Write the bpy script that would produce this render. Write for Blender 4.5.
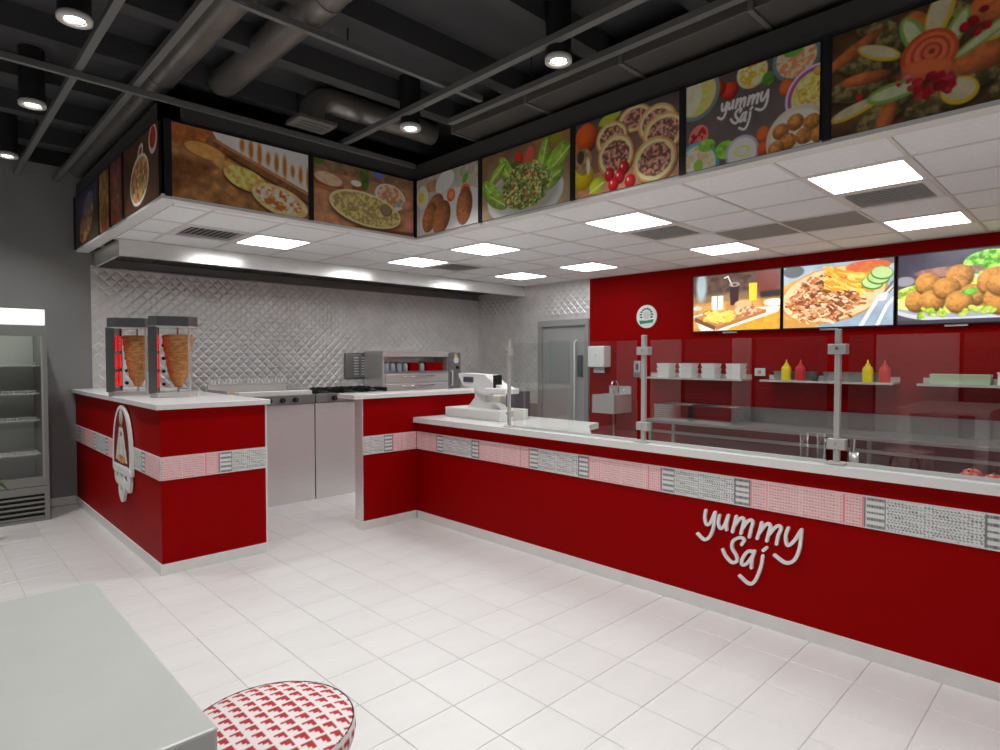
import bpy, bmesh, math, random
import numpy as np
from mathutils import Vector, Matrix
random.seed(7)
for o in list(bpy.data.objects): bpy.data.objects.remove(o)
S = bpy.context.scene
C = S.collection
R = math.radians

# ------------------------------------------------------------------ camera
cd = bpy.data.cameras.new('camera'); cam = bpy.data.objects.new('camera', cd); C.objects.link(cam)
cd.sensor_width = 36; cd.lens = 36*0.607; cd.clip_start = 0.02; cd.clip_end = 100
cam.location = (0, 0, 1.579); cam.rotation_euler = (R(88.4), 0, R(45.66-90))
S.camera = cam
# ------------------------------------------------------------------ world and exposure
wd = bpy.data.worlds.new('world'); S.world = wd; wd.use_nodes = True
wd.node_tree.nodes['Background'].inputs[0].default_value = (.10, .105, .11, 1)
wd.node_tree.nodes['Background'].inputs[1].default_value = .6
S.view_settings.view_transform = 'Standard'; S.view_settings.look = 'None'
S.view_settings.gamma = 1; S.view_settings.use_curve_mapping = False
S.view_settings.exposure = 0.0
PANEL_GLOW = 10.5       # service-area ceiling panels
SPOT_W = 90.0         # dining downlights

# main dimensions of the place (metres)
XA, YB, XC, YW, XR, ZC = 1.30, 4.84, 3.58, 7.93, 7.20, 2.74
XS = 1.345             # bulkhead side
ZTOP = 3.77

# ------------------------------------------------------------------ helpers
def lin(c):
    c = np.asarray(c, float)/255.
    return np.where(c <= .04045, c/12.92, ((c+.055)/1.055)**2.4)
MATS = {}
def mat(name, rgb, rough=.5, metal=0., emit=0., spec=None, noise=0., nscale=8., bump=0., bscale=60., stretch=None, var=0., coat=0.):
    if name in MATS: return MATS[name]
    m = bpy.data.materials.new(name); m.use_nodes = True; nt = m.node_tree; N = nt.nodes; L = nt.links
    b = N['Principled BSDF']; col = tuple(lin(rgb))+(1,)
    b.inputs['Base Color'].default_value = col
    b.inputs['Roughness'].default_value = rough; b.inputs['Metallic'].default_value = metal
    if spec is not None: b.inputs['Specular IOR Level'].default_value = spec
    if coat: b.inputs['Coat Weight'].default_value = coat
    if emit: b.inputs['Emission Color'].default_value = col; b.inputs['Emission Strength'].default_value = emit
    src = None
    if noise or bump:
        tc = N.new('ShaderNodeTexCoord'); mp = N.new('ShaderNodeMapping'); L.new(tc.outputs['Object'], mp.inputs[0])
        if stretch: mp.inputs['Scale'].default_value = stretch
    if noise:
        n = N.new('ShaderNodeTexNoise'); n.inputs['Scale'].default_value = nscale; n.inputs['Detail'].default_value = 4
        L.new(mp.outputs[0], n.inputs['Vector'])
        r = N.new('ShaderNodeValToRGB'); L.new(n.outputs[0], r.inputs[0])
        d = tuple(x*(1-noise) for x in col[:3])+(1,); u = tuple(min(1, x*(1+noise)) for x in col[:3])+(1,)
        r.color_ramp.elements[0].position = .3; r.color_ramp.elements[1].position = .7
        r.color_ramp.elements[0].color = d; r.color_ramp.elements[1].color = u
        src = r.outputs[0]
    if var:
        oi = N.new('ShaderNodeObjectInfo'); hs = N.new('ShaderNodeHueSaturation')
        mr = N.new('ShaderNodeMapRange'); mr.inputs[3].default_value = 1-var; mr.inputs[4].default_value = 1+var
        L.new(oi.outputs['Random'], mr.inputs[0]); L.new(mr.outputs[0], hs.inputs['Value'])
        if src: L.new(src, hs.inputs['Color'])
        else: hs.inputs['Color'].default_value = col
        src = hs.outputs[0]
    if src: L.new(src, b.inputs['Base Color'])
    if bump:
        n2 = N.new('ShaderNodeTexNoise'); n2.inputs['Scale'].default_value = bscale; L.new(mp.outputs[0], n2.inputs['Vector'])
        bp = N.new('ShaderNodeBump'); bp.inputs['Strength'].default_value = bump; bp.inputs['Distance'].default_value = .01
        L.new(n2.outputs[0], bp.inputs['Height']); L.new(bp.outputs[0], b.inputs['Normal'])
    MATS[name] = m; return m
def paintmat(name, rough=.5, emit=0.):
    if name in MATS: return MATS[name]
    m = bpy.data.materials.new(name); m.use_nodes = True; nt = m.node_tree
    b = nt.nodes['Principled BSDF']; b.inputs['Roughness'].default_value = rough
    a = nt.nodes.new('ShaderNodeAttribute'); a.attribute_name = 'Col'
    nt.links.new(a.outputs['Color'], b.inputs['Base Color'])
    if emit:
        nt.links.new(a.outputs['Color'], b.inputs['Emission Color']); b.inputs['Emission Strength'].default_value = emit
    MATS[name] = m; return m
def glassmat(name, tint=(1, 1, 1), ior=1.5, rough=0., haze=0.):
    if name in MATS: return MATS[name]
    m = bpy.data.materials.new(name); m.use_nodes = True; nt = m.node_tree; N = nt.nodes; L = nt.links
    N.remove(N['Principled BSDF']); out = N['Material Output']
    t = N.new('ShaderNodeBsdfTransparent'); t.inputs[0].default_value = tuple(tint)+(1,)
    g = N.new('ShaderNodeBsdfGlossy'); g.inputs['Roughness'].default_value = rough
    f = N.new('ShaderNodeFresnel'); f.inputs['IOR'].default_value = ior
    mx = N.new('ShaderNodeMixShader'); ge = N.new('ShaderNodeNewGeometry'); iv = N.new('ShaderNodeMath'); iv.operation = 'SUBTRACT'; iv.inputs[0].default_value = 1; L.new(ge.outputs['Backfacing'], iv.inputs[1])
    mu = N.new('ShaderNodeMath'); mu.operation = 'MULTIPLY'; L.new(f.outputs[0], mu.inputs[0]); L.new(iv.outputs[0], mu.inputs[1])
    m2 = N.new('ShaderNodeMath'); m2.operation = 'MULTIPLY'; m2.use_clamp = True; L.new(mu.outputs[0], m2.inputs[0]); m2.inputs[1].default_value = 1.85; L.new(m2.outputs[0], mx.inputs[0]); L.new(t.outputs[0], mx.inputs[1]); L.new(g.outputs[0], mx.inputs[2])
    L.new(mx.outputs[0], out.inputs[0]); MATS[name] = m; return m

class MB:
    def __init__(s): s.v = []; s.f = []; s.sm = []
    def add(s, vs, fs, smooth=False):
        k = len(s.v); s.v += [tuple(p) for p in vs]; s.f += [tuple(i+k for i in f) for f in fs]; s.sm += [smooth]*len(fs); return s
    def box(s, x0, x1, y0, y1, z0, z1, bev=0.):
        if bev <= 0:
            vs = [(x, y, z) for z in (z0, z1) for y in (y0, y1) for x in (x0, x1)]
            return s.add(vs, [(0, 2, 3, 1), (4, 5, 7, 6), (0, 1, 5, 4), (2, 6, 7, 3), (0, 4, 6, 2), (1, 3, 7, 5)])
        bm = bmesh.new(); bmesh.ops.create_cube(bm, size=1)
        for v in bm.verts: v.co = Vector((x0+(v.co.x+.5)*(x1-x0), y0+(v.co.y+.5)*(y1-y0), z0+(v.co.z+.5)*(z1-z0)))
        bmesh.ops.bevel(bm, geom=bm.edges[:], offset=bev, segments=2, affect='EDGES', profile=.5)
        bm.verts.index_update(); s.add([v.co[:] for v in bm.verts], [[v.index for v in f.verts] for f in bm.faces]); bm.free(); return s
    def lathe(s, prof, n=24, c=(0, 0), smooth=True):
        vs = []; fs = []
        for r, z in prof:
            for i in range(n):
                a = 2*math.pi*i/n; vs.append((c[0]+r*math.cos(a), c[1]+r*math.sin(a), z))
        m = len(prof)
        for j in range(m-1):
            for i in range(n):
                k = (i+1) % n; fs.append((j*n+i, j*n+k, (j+1)*n+k, (j+1)*n+i))
        s.add(vs, fs, smooth)
        if prof[0][0] > 1e-6: s.add([vs[i] for i in range(n)], [tuple(range(n-1, -1, -1))])
        if prof[-1][0] > 1e-6: s.add([vs[(m-1)*n+i] for i in range(n)], [tuple(range(n))])
        return s
    def tube(s, pts, r, n=10, caps=True, smooth=True):
        P = [Vector(p) for p in pts]; rs = r if isinstance(r, (list, tuple)) else [r]*len(P)
        vs = []; fs = []; prev = None
        for i, p in enumerate(P):
            t = ((P[min(i+1, len(P)-1)]-P[max(i-1, 0)])).normalized()
            if prev is None: u = t.orthogonal().normalized()
            else: u = (prev-t*prev.dot(t)).normalized()
            prev = u; w = t.cross(u)
            for k in range(n):
                a = 2*math.pi*k/n; vs.append(tuple(p+(u*math.cos(a)+w*math.sin(a))*rs[i]))
        for j in range(len(P)-1):
            for k in range(n):
                l = (k+1) % n; fs.append((j*n+k, j*n+l, (j+1)*n+l, (j+1)*n+k))
        s.add(vs, fs, smooth)
        if caps:
            s.add(vs[:n], [tuple(range(n-1, -1, -1))]); s.add(vs[-n:], [tuple(range(n))])
        return s
    def prism(s, poly, ax, h0, h1):
        # poly in the plane of the two other axes, extruded along ax
        def P(a, b, h): return {'x': (h, a, b), 'y': (a, h, b), 'z': (a, b, h)}[ax]
        n = len(poly); vs = [P(a, b, h0) for a, b in poly]+[P(a, b, h1) for a, b in poly]
        fs = [tuple(range(n-1, -1, -1)), tuple(range(n, 2*n))]+[(i, (i+1) % n, n+(i+1) % n, n+i) for i in range(n)]
        return s.add(vs, fs)
    def xf(s, M):
        s.v = [tuple(M @ Vector(p)) for p in s.v]; return s
def tag(o, label=None, cat=None, group=None, kind=None):
    if label: o['label'] = label
    if cat: o['category'] = cat
    if group: o['group'] = group
    if kind: o['kind'] = kind
    return o
def link(name, me, m, parent=None, loc=None, rz=None):
    o = bpy.data.objects.new(name, me); C.objects.link(o)
    if m is not None and not me.materials: me.materials.append(m)
    if parent is not None: o.parent = parent
    if loc is not None: o.location = loc
    if rz is not None: o.rotation_euler = (0, 0, rz)
    return o
def mesh(name, mb, m):
    me = bpy.data.meshes.new(name); me.from_pydata(mb.v, [], mb.f); me.update()
    bm = bmesh.new(); bm.from_mesh(me); bmesh.ops.recalc_face_normals(bm, faces=bm.faces[:]); bm.to_mesh(me); bm.free()
    if any(mb.sm): me.polygons.foreach_set('use_smooth', mb.sm)
    if m is not None: me.materials.append(m)
    return me
def ob(name, mb, m, parent=None, loc=None, rz=None): return link(name, mesh(name, mb, m), m, parent, loc, rz)
def empty(name, loc, rz=0):
    o = bpy.data.objects.new(name, None); C.objects.link(o); o.location = loc; o.rotation_euler = (0, 0, rz); o.empty_display_size = .1; return o
def dup(root, loc, rz=None):
    r = root.copy(); C.objects.link(r); r.location = loc
    if rz is not None: r.rotation_euler = (0, 0, rz)
    for ch in list(root.children):
        c = ch.copy(); C.objects.link(c); c.parent = r
        for g in list(ch.children):
            d = g.copy(); C.objects.link(d); d.parent = c
    return r

# ------------------------------------------------------------------ materials
GREY = mat('grey_wall_paint', (138, 137, 136), .8, noise=.06, nscale=1.5, bump=.05)
BLACK = mat('black_ceiling_paint', (62, 62, 63), .8, noise=.1, nscale=3)
BULK = mat('charcoal_bulkhead_paint', (66, 66, 66), .7, noise=.06, nscale=2)
FRAMEK = mat('black_frame', (28, 28, 31), .5)
RAIL = mat('dark_grey_rail', (108, 108, 106), .5)
DUCT = mat('painted_duct', (138, 134, 129), .3, metal=.6, noise=.12, nscale=4)
TILE = mat('floor_porcelain', (222, 220, 218), .32, noise=.035, nscale=2.2, var=.015, stretch=(1, 4, 1))
GROUT = mat('grout', (190, 188, 184), .9, noise=.06)
CTILE = mat('mineral_ceiling_tile', (242, 243, 243), .9, noise=.03, nscale=30, bump=.08, bscale=200)
CTILED = mat('perforated_return_tile', (150, 146, 142), .8, noise=.06, nscale=60)
CGRID = mat('ceiling_grid', (226, 222, 218), .6)
WHITE = mat('white_solid_surface', (232, 230, 228), .25, noise=.02)
TRIMW = mat('white_trim', (225, 223, 220), .5, noise=.02)
SKIRT = mat('skirting_stone', (232, 230, 227), .4, noise=.03)
RED = mat('red_laminate', (150, 0, 2), .5, noise=.04, nscale=1.2, spec=.05)
REDW = mat('red_wall_paint', (142, 0, 1), .6, noise=.04, nscale=1, spec=.05)
STEEL = mat('brushed_steel', (236, 234, 231), .24, metal=.55, noise=.05, nscale=6, stretch=(1, 1, 14))
STEELD = mat('dull_steel', (150, 150, 150), .4, metal=.6, noise=.08)
CLAD = mat('quilted_steel', (222, 218, 216), .42, metal=.45, noise=.08, nscale=6)
CHROME = mat('chrome', (225, 225, 225), .12, metal=1.)
GUARD = mat('satin_post', (196, 194, 191), .35, metal=.3)
PLBLK = mat('black_plastic', (22, 22, 24), .4)
PLDG = mat('dark_grey_plastic', (74, 80, 88), .5)
PLWHT = mat('white_plastic', (236, 236, 234), .4)
PLGRY = mat('grey_plastic', (175, 175, 172), .5)
GUARDGLASS = glassmat('guard_glass', (.97, .985, .975), 1.72)
DOORGLASS = glassmat('door_glass', (.94, .95, .94))
PANELGLOW = mat('ceiling_panel_diffuser', (248, 253, 255), .5, emit=PANEL_GLOW)
LAMPGLOW = mat('downlight_lens', (255, 252, 248), .5, emit=14)
SIGNGLOW = mat('lit_header_panel', (245, 245, 245), .5, emit=.75)
HEAT = mat('glowing_heater', (255, 34, 40), .5, emit=.55)
LAMPRIM = mat('downlight_trim', (205, 203, 200), .4)
FRIDGE = mat('cooler_cabinet', (150, 152, 148), .4, metal=.3, noise=.03)
FRIDGEIN = mat('cooler_liner', (226, 229, 224), .6)
MEAT = mat('roast_meat', (196, 134, 76), .6, noise=.35, nscale=22, bump=.6, bscale=45, stretch=(1, 1, 2.5))
YEL = mat('yellow_bottle', (236, 214, 20), .35)
KETCH = mat('red_bottle', (214, 44, 40), .35)
TOM = mat('tomato_skin', (206, 52, 26), .3, noise=.1)
BREADM = mat('golden_bread', (196, 150, 66), .7, noise=.25, nscale=25)
BOARD = mat('white_cutting_board', (235, 235, 230), .5)
LEAF = mat('green_leaf', (54, 96, 40), .5, noise=.2)
POT = mat('clay_pot', (120, 116, 110), .7)
PRINT = paintmat('printed_photo', .45)
SCREEN = paintmat('lit_screen', .3, emit=.82)
CLOTHP = paintmat('printed_keffiyeh_panel', .55)
SEATC = paintmat('houndstooth_fabric', .8)
EMB = paintmat('printed_emblem', .5)
TABLE = mat('grey_table_laminate', (204, 206, 202), .35, noise=.03)

# ------------------------------------------------------------------ printed pictures (painted with numpy, stored as mesh colours)
def vnoise(h, w, cells, seed, octv=3):
    rng = np.random.RandomState(seed); out = np.zeros((h, w)); amp = 1; tot = 0
    for o in range(octv):
        gy = max(2, int(cells*2**o)); gx = max(2, int(cells*2**o*w/h))
        g = rng.rand(gy+1, gx+1); y = np.linspace(0, gy-1e-6, h); x = np.linspace(0, gx-1e-6, w)
        yi = y.astype(int); xi = x.astype(int); fy = (y-yi)[:, None]; fx = (x-xi)[None]
        fy = fy*fy*(3-2*fy); fx = fx*fx*(3-2*fx)
        a = g[yi][:, xi]; b = g[yi][:, xi+1]; c = g[yi+1][:, xi]; d = g[yi+1][:, xi+1]
        out += amp*((a*(1-fx)+b*fx)*(1-fy)+(c*(1-fx)+d*fx)*fy); tot += amp; amp *= .55
    return out/tot
class Cv:
    def __init__(s, asp, h=110, bg=(128, 128, 128), bg2=None, seed=1, nz=.12, cells=5):
        s.h = h; s.w = int(round(h*asp)); s.a = asp; s.seed = seed
        s.Y, s.X = np.mgrid[0:s.h, 0:s.w].astype(float); s.Y = (s.Y+.5)/h; s.X = (s.X+.5)/h
        bg = np.array(bg, float); s.c = np.zeros((s.h, s.w, 3))+bg
        if bg2 is not None: t = s.Y[..., None]; s.c = bg*(1-t)+np.array(bg2, float)*t
        if nz: s.c *= (1+nz*2*(vnoise(s.h, s.w, cells, seed)-.5))[..., None]
        s.k = seed*31
    def put(s, m, col, tex=0., cells=14, col2=None, shade=0., d=None):
        s.k += 1; c = np.zeros((s.h, s.w, 3))+np.array(col, float)
        if tex or col2 is not None:
            n = vnoise(s.h, s.w, cells, s.k)
            if col2 is not None:
                t = np.clip((n-.38)*4.2, 0, 1)[..., None]; c = c*(1-t)+np.array(col2, float)*t
            if tex: c = c*(1+tex*2*(n-.5))[..., None]
        if shade and d is not None: c = c*(1-shade*np.clip(d, 0, 1)**2)[..., None]
        m = np.clip(m, 0, 1)[..., None]; s.c = s.c*(1-m)+c*m; return s
    def el(s, cx, cy, rx, ry, col, ang=0, soft=.012, wob=0., **k):
        X = s.X-cx*s.a; Y = s.Y-cy; a = R(ang); u = X*math.cos(a)+Y*math.sin(a); v = -X*math.sin(a)+Y*math.cos(a)
        d = np.sqrt((u/rx)**2+(v/ry)**2)
        if wob: d = d*(1+wob*2*(vnoise(s.h, s.w, 9, s.k+5)-.5))
        dd = np.sqrt(((u+rx*.3)/rx)**2+((v+ry*.35)/ry)**2)/1.4
        return s.put((1-d)*min(rx, ry)/soft+.5, col, d=dd, **k)
    def ring(s, cx, cy, rx, ry, wd, col, ang=0):
        X = s.X-cx*s.a; Y = s.Y-cy; a = R(ang); u = X*math.cos(a)+Y*math.sin(a); v = -X*math.sin(a)+Y*math.cos(a)
        d = np.abs(np.sqrt((u/rx)**2+(v/ry)**2)-1)*min(rx, ry); return s.put((wd-d)/.01+.5, col)
    def poly(s, pts, col, soft=.01, **k):
        # convex polygon
        m = np.full((s.h, s.w), 9.); P = [(x*s.a, y) for x, y in pts]
        ar = sum(P[i][0]*P[(i+1) % len(P)][1]-P[(i+1) % len(P)][0]*P[i][1] for i in range(len(P)))
        for i in range(len(P)):
            (x0, y0), (x1, y1) = P[i], P[(i+1) % len(P)]; l = math.hypot(x1-x0, y1-y0)+1e-9
            dd = ((x1-x0)*(s.Y-y0)-(y1-y0)*(s.X-x0))/l
            m = np.minimum(m, dd if ar > 0 else -dd)
        return s.put(m/soft+.5, col, **k)
    def line(s, pts, wd, col, soft=.008, **k):
        d = np.full((s.h, s.w), 9.)
        for (x0, y0), (x1, y1) in zip(pts[:-1], pts[1:]):
            x0 *= s.a; x1 *= s.a; L2 = (x1-x0)**2+(y1-y0)**2+1e-12
            t = np.clip(((s.X-x0)*(x1-x0)+(s.Y-y0)*(y1-y0))/L2, 0, 1)
            d = np.minimum(d, np.hypot(s.X-x0-t*(x1-x0), s.Y-y0-t*(y1-y0)))
        return s.put((wd/2-d)/soft+.5, col, **k)
    def bits(s, n, cx, cy, rx, ry, sz, cols, ar=.6, seed=3, ang=0):
        rg = random.Random(seed)
        for i in range(n):
            r = math.sqrt(rg.random()); t = rg.random()*6.283; dx = r*rx*math.cos(t); dy = r*ry*math.sin(t); q = R(ang)
            z = sz*(.6+.8*rg.random())
            s.el(cx+(dx*math.cos(q)-dy*math.sin(q))/s.a, cy+dx*math.sin(q)+dy*math.cos(q), z, z*ar, rg.choice(cols), ang=rg.random()*180, soft=.01, shade=.3)
        return s
def picture(name, img, W, H, m, parent, org, ua, va=(0, 0, 1), gain=1., keep=None):
    """grid mesh with the image; org = top-left corner, ua = direction to the right, va = up (local coordinates)"""
    h, w = img.shape[:2]; uu = np.linspace(0, W, w); vv = np.linspace(0, -H, h)
    U = np.array(ua, float); V = np.array(va, float)
    P = np.array(org, float)+uu[None, :, None]*U+vv[:, None, None]*V
    idx = np.arange(h*w).reshape(h, w)
    q = np.stack([idx[:-1, :-1], idx[1:, :-1], idx[1:, 1:], idx[:-1, 1:]], -1).reshape(-1, 4)
    if keep is not None: q = q[(keep[:-1, :-1] & keep[1:, :-1] & keep[1:, 1:] & keep[:-1, 1:]).reshape(-1)]
    me = bpy.data.meshes.new(name); me.vertices.add(h*w); me.vertices.foreach_set('co', P.reshape(-1).astype(np.float32))
    n = len(q); me.loops.add(4*n); me.loops.foreach_set('vertex_index', q.reshape(-1).astype(np.int32))
    me.polygons.add(n); me.polygons.foreach_set('loop_start', np.arange(0, 4*n, 4, dtype=np.int32))
    me.update(calc_edges=True)
    at = me.color_attributes.new('Col', 'FLOAT_COLOR', 'POINT')
    col = np.ones((h*w, 4), np.float32); col[:, :3] = np.clip(lin(np.clip(img, 0, 255))*gain, 0, .9).reshape(-1, 3); at.data.foreach_set('color', col.reshape(-1))
    return link(name, me, m, parent)

# ---- the hand-lettered words "yummy Saj" : strokes per letter
RAW = [('y', [[(125, 120), (118, 180), (132, 235), (165, 225), (206, 135)], [(208, 135), (195, 255), (165, 335), (115, 365), (55, 318)]]),
       ('u', [[(245, 160), (236, 225), (255, 266), (288, 240), (318, 160)], [(320, 158), (306, 225), (306, 275)]]),
       ('m', [[(385, 165), (372, 225), (356, 290)], [(362, 255), (415, 182), (448, 188), (440, 240), (426, 300)], [(436, 262), (488, 195), (520, 207), (508, 260), (494, 325)]]),
       ('m', [[(588, 210), (575, 270), (556, 335)], [(566, 300), (622, 222), (655, 232), (645, 285), (630, 350)], [(640, 308), (700, 236), (736, 246), (716, 305), (704, 370)]]),
       ('y', [[(788, 245), (770, 310), (784, 376), (830, 342), (882, 255)], [(884, 256), (872, 390), (835, 485), (770, 510), (690, 458)]]),
       ('S', [[(422, 388), (442, 350), (408, 332), (352, 362), (344, 420), (378, 478), (384, 522), (342, 538), (292, 492), (265, 438)]]),
       ('a', [[(514, 440), (470, 442), (430, 500), (424, 546), (462, 540), (512, 470), (524, 436)], [(522, 440), (506, 505), (502, 568)]]),
       ('j', [[(590, 468), (575, 560), (530, 672), (480, 696), (408, 642)], [(594, 424), (618, 402)]])]
SLOPE = .166           # the row of letters runs down to the right in the photo's perspective
def letter_pts():
    out = []
    for ch, st in RAW:
        ss = []
        for p in st:
            q = []
            for x, y in p:
                u = (x-470)/890.+(.012 if ch in 'Saj' else 0.); v = (400-(y-SLOPE*(x-470)))/890.
                q.append((u, v))
            ss.append(q)
        out.append((ch, ss))
    return out
LET = letter_pts()
def spline(p, n=7):
    P = [np.array(a, float) for a in p]; P = [2*P[0]-P[1]]+P+[2*P[-1]-P[-2]]; o = []
    for i in range(1, len(P)-2):
        for k in range(n):
            t = k/n; a, b, c, d = P[i-1:i+3]
            o.append(.5*((2*b)+(c-a)*t+(2*a-5*b+4*c-d)*t*t+(3*b-a-3*c+d)*t**3))
    o.append(P[-2]); return [tuple(x) for x in o]
def stroke(mb, pts, wd, d0, d1, f):
    """ribbon with round ends; f(u,v,d) gives the 3-D point"""
    p = [np.array(q) for q in spline(pts)]; n = len(p); Lf = []; Rt = []
    for i in range(n):
        t = p[min(i+1, n-1)]-p[max(i-1, 0)]; t = t/(np.linalg.norm(t)+1e-9); nn = np.array([-t[1], t[0]])
        Lf.append(p[i]+nn*wd/2); Rt.append(p[i]-nn*wd/2)
    def cap(c, a): return [c+wd/2*np.array([math.cos(a+k*math.pi/6), math.sin(a+k*math.pi/6)]) for k in range(1, 6)]
    t1 = p[-1]-p[-2]; a1 = math.atan2(t1[1], t1[0]); t0 = p[1]-p[0]; a0 = math.atan2(t0[1], t0[0])
    e1 = cap(p[-1], a1-math.pi/2); e0 = cap(p[0], a0+math.pi/2)
    vs = []; fs = []
    for d in (d0, d1): vs += [f(q[0], q[1], d) for q in Lf]+[f(q[0], q[1], d) for q in Rt]+[f(q[0], q[1], d) for q in e1]+[f(q[0], q[1], d) for q in e0]
    T = 2*n+10
    for o in (0, T):
        for i in range(n-1): fs.append((o+i, o+i+1, o+n+i+1, o+n+i))
        fs.append((o+n-1, )+tuple(o+2*n+k for k in range(4, -1, -1))+(o+2*n-1,))
        fs.append((o+n, )+tuple(o+2*n+5+k for k in range(4, -1, -1))+(o,))
    lp = list(range(n))+[2*n+k for k in range(4, -1, -1)]+list(range(2*n-1, n-1, -1))+[2*n+5+k for k in range(4, -1, -1)]
    for i in range(len(lp)): a, b = lp[i], lp[(i+1) % len(lp)]; fs.append((a, b, T+b, T+a))
    mb.add(vs, fs)

# ------------------------------------------------------------------ the shell
def struct(name, mb, m): return tag(ob(name, mb, m), kind='structure')
XL, YF = -4.2, -2.6
fl = struct('floor', MB().box(XL, XR+.1, YF, YW+.1, -.12, -.004), GROUT)
TP = .303; tx0, ty0 = 2.05, 3.0
tmb = MB(); g = .0015; e = .002
tmb.add([(g, g, -.004), (TP-g, g, -.004), (TP-g, TP-g, -.004), (g, TP-g, -.004), (g, g, -.0015), (TP-g, g, -.0015), (TP-g, TP-g, -.0015), (g, TP-g, -.0015),
         (g+e, g+e, 0), (TP-g-e, g+e, 0), (TP-g-e, TP-g-e, 0), (g+e, TP-g-e, 0)],
        [(0, 1, 5, 4), (1, 2, 6, 5), (2, 3, 7, 6), (3, 0, 4, 7), (4, 5, 9, 8), (5, 6, 10, 9), (6, 7, 11, 10), (7, 4, 8, 11), (8, 9, 10, 11)])
tme = mesh('tile', tmb, TILE)
cells = []
yaw = R(45.66)
for i in range(-21, 18):
    for j in range(-19, 17):
        x = tx0+i*TP; y = ty0+j*TP
        if x < XL or y < YF or x+TP > XR+.02 or y+TP > YW+.02: continue
        cx, cy = x+TP/2, y+TP/2
        f_ = cx*math.cos(yaw)+cy*math.sin(yaw); r_ = cx*math.sin(yaw)-cy*math.cos(yaw)
        vis = f_ > 1.6 and abs(r_/f_) < .9 and 1.579/f_ < .68
        if cx > XC-.02 and cy < YB+.4: vis = False
        if XA < cx < 2.07 and cy > YB: vis = False
        if cx > 3.0 and cy > YB: vis = False
        cells.append((0 if vis else 1, f_, x, y))
cells.sort()
rest = MB()
for k, (nv, f_, x, y) in enumerate(cells):
    if k < 300: link('tile', tme, None, fl, (x, y, 0))
    else: rest.add([(a+x, b+y, c) for a, b, c in tmb.v], tmb.f)
tag(ob('tile_field', rest, TILE, fl), kind='stuff')

# dark open ceiling with joists
ce = struct('ceiling', MB().box(XL, XR+.1, YF, YW+.1, ZTOP, ZTOP+.1), BLACK)
jm = mesh('joist', MB().box(XL, XR, -.06, .06, ZTOP-.16, ZTOP), BLACK)
for k in range(14): link('joist', jm, None, ce, (0, YF+.45+k*.78, 0))
# walls
wb = struct('wall_back', MB().box(XL, XR+.1, YW, YW+.1, 0, ZTOP), GREY)
wr = struct('wall_right', MB().box(XR, XR+.1, YF, 5.5, 0, ZTOP).box(XR, XR+.1, 6.46, YW, 0, ZTOP).box(XR, XR+.1, 5.5, 6.46, 2.14, ZTOP), GREY)
ob('red_panel', MB().box(XR-.025, XR, YF, 5.46, 0, ZC), REDW, wr)
struct('wall_front', MB().box(XL, XR+.1, YF-.1, YF, 0, ZTOP), GREY)
wl = MB(); win = []
# shop front opposite the counter: piers between dark windows
edges = [(-2.6, -1.2), (1.72, 2.82), (4.89, 5.26), (6.35, 7.93)]
for a, b in edges: wl.box(XL-.12, XL, a, b, 0, ZTOP)
for (a, b), (c, d) in zip(edges[:-1], edges[1:]):
    wl.box(XL-.12, XL, b, c, 2.75, ZTOP); wl.box(XL-.12, XL, b, c, 0, .35); win.append((b, c))
struct('wall_left', wl, mat('pale_pier_paint', (226, 224, 222), .7))
for k, (a, b) in enumerate(win):
    wn = tag(empty('window_%d' % (k+1), (XL-.06, (a+b)/2, .35)), kind='structure'); hw = (b-a)/2
    ob('pane', MB().box(-.006, .006, -hw+.04, hw-.04, .04, 2.36), DOORGLASS, wn)
    ob('window_frame', MB().box(-.03, .03, -hw, -hw+.05, 0, 2.4).box(-.03, .03, hw-.05, hw, 0, 2.4).box(-.03, .03, -hw, hw, 0, .05).box(-.03, .03, -hw, hw, 2.35, 2.4), FRAMEK, wn)
struct('baseboard_back', MB().box(XL, XA-.01, YW-.015, YW, 0, .085), SKIRT)

# quilted steel cladding : small raised diamonds on a backing sheet
D = .122
def diamond(ax):
    h = D/2-.0022; r = h*.62; mb = MB()
    o = [(-h, 0), (0, -h), (h, 0), (0, h)]; i_ = [(-r, 0), (0, -r), (r, 0), (0, r)]
    def P(a, b, d): return (a, -d, b) if ax == 'y' else (-d, a, b)
    vs = [P(a, b, 0) for a, b in o]+[P(a, b, .0054) for a, b in i_]+[P(0, 0, .007)]
    fs = [(k, (k+1) % 4, 4+(k+1) % 4, 4+k) for k in range(4)]+[(4+k, 4+(k+1) % 4, 8) for k in range(4)]
    return mb.add(vs, fs)
dy = diamond('y'); dx = diamond('x'); dmy = mesh('diamond_stud', dy, CLAD)
ob('cladding_sheet', MB().box(1.462, XR, YW-.006, YW, .85, 2.6), CLAD, wb)
ob('cladding_sheet', MB().box(XR-.006, XR, 5.46, 5.5, .85, ZC).box(XR-.006, XR, 6.46, YW, .85, ZC).box(XR-.006, XR, 5.5, 6.46, 2.14, ZC), CLAD, wr)
pts = []
for r_ in range(int((2.62-.9)/(D/2))):
    z = 2.56-r_*D/2
    for c_ in range(int((XR-1.47)/D)+1):
        x = 1.465+D/2+c_*D+(D/2 if r_ % 2 else 0)
        if x+D/2 > XR-.01 or z < .95: continue
        pts.append((1 if z < 1.3 else 0, x, z))
pts.sort(); rest = MB()
for k, (_, x, z) in enumerate(pts):
    if k < 300: link('diamond_stud', dmy, None, wb, (x, YW-.006, z))
    else: rest.add([(a+x, b+YW-.006, c+z) for a, b, c in dy.v], dy.f)
tag(ob('diamond_field', rest, CLAD, wb), kind='stuff')
rest = MB()
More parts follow.
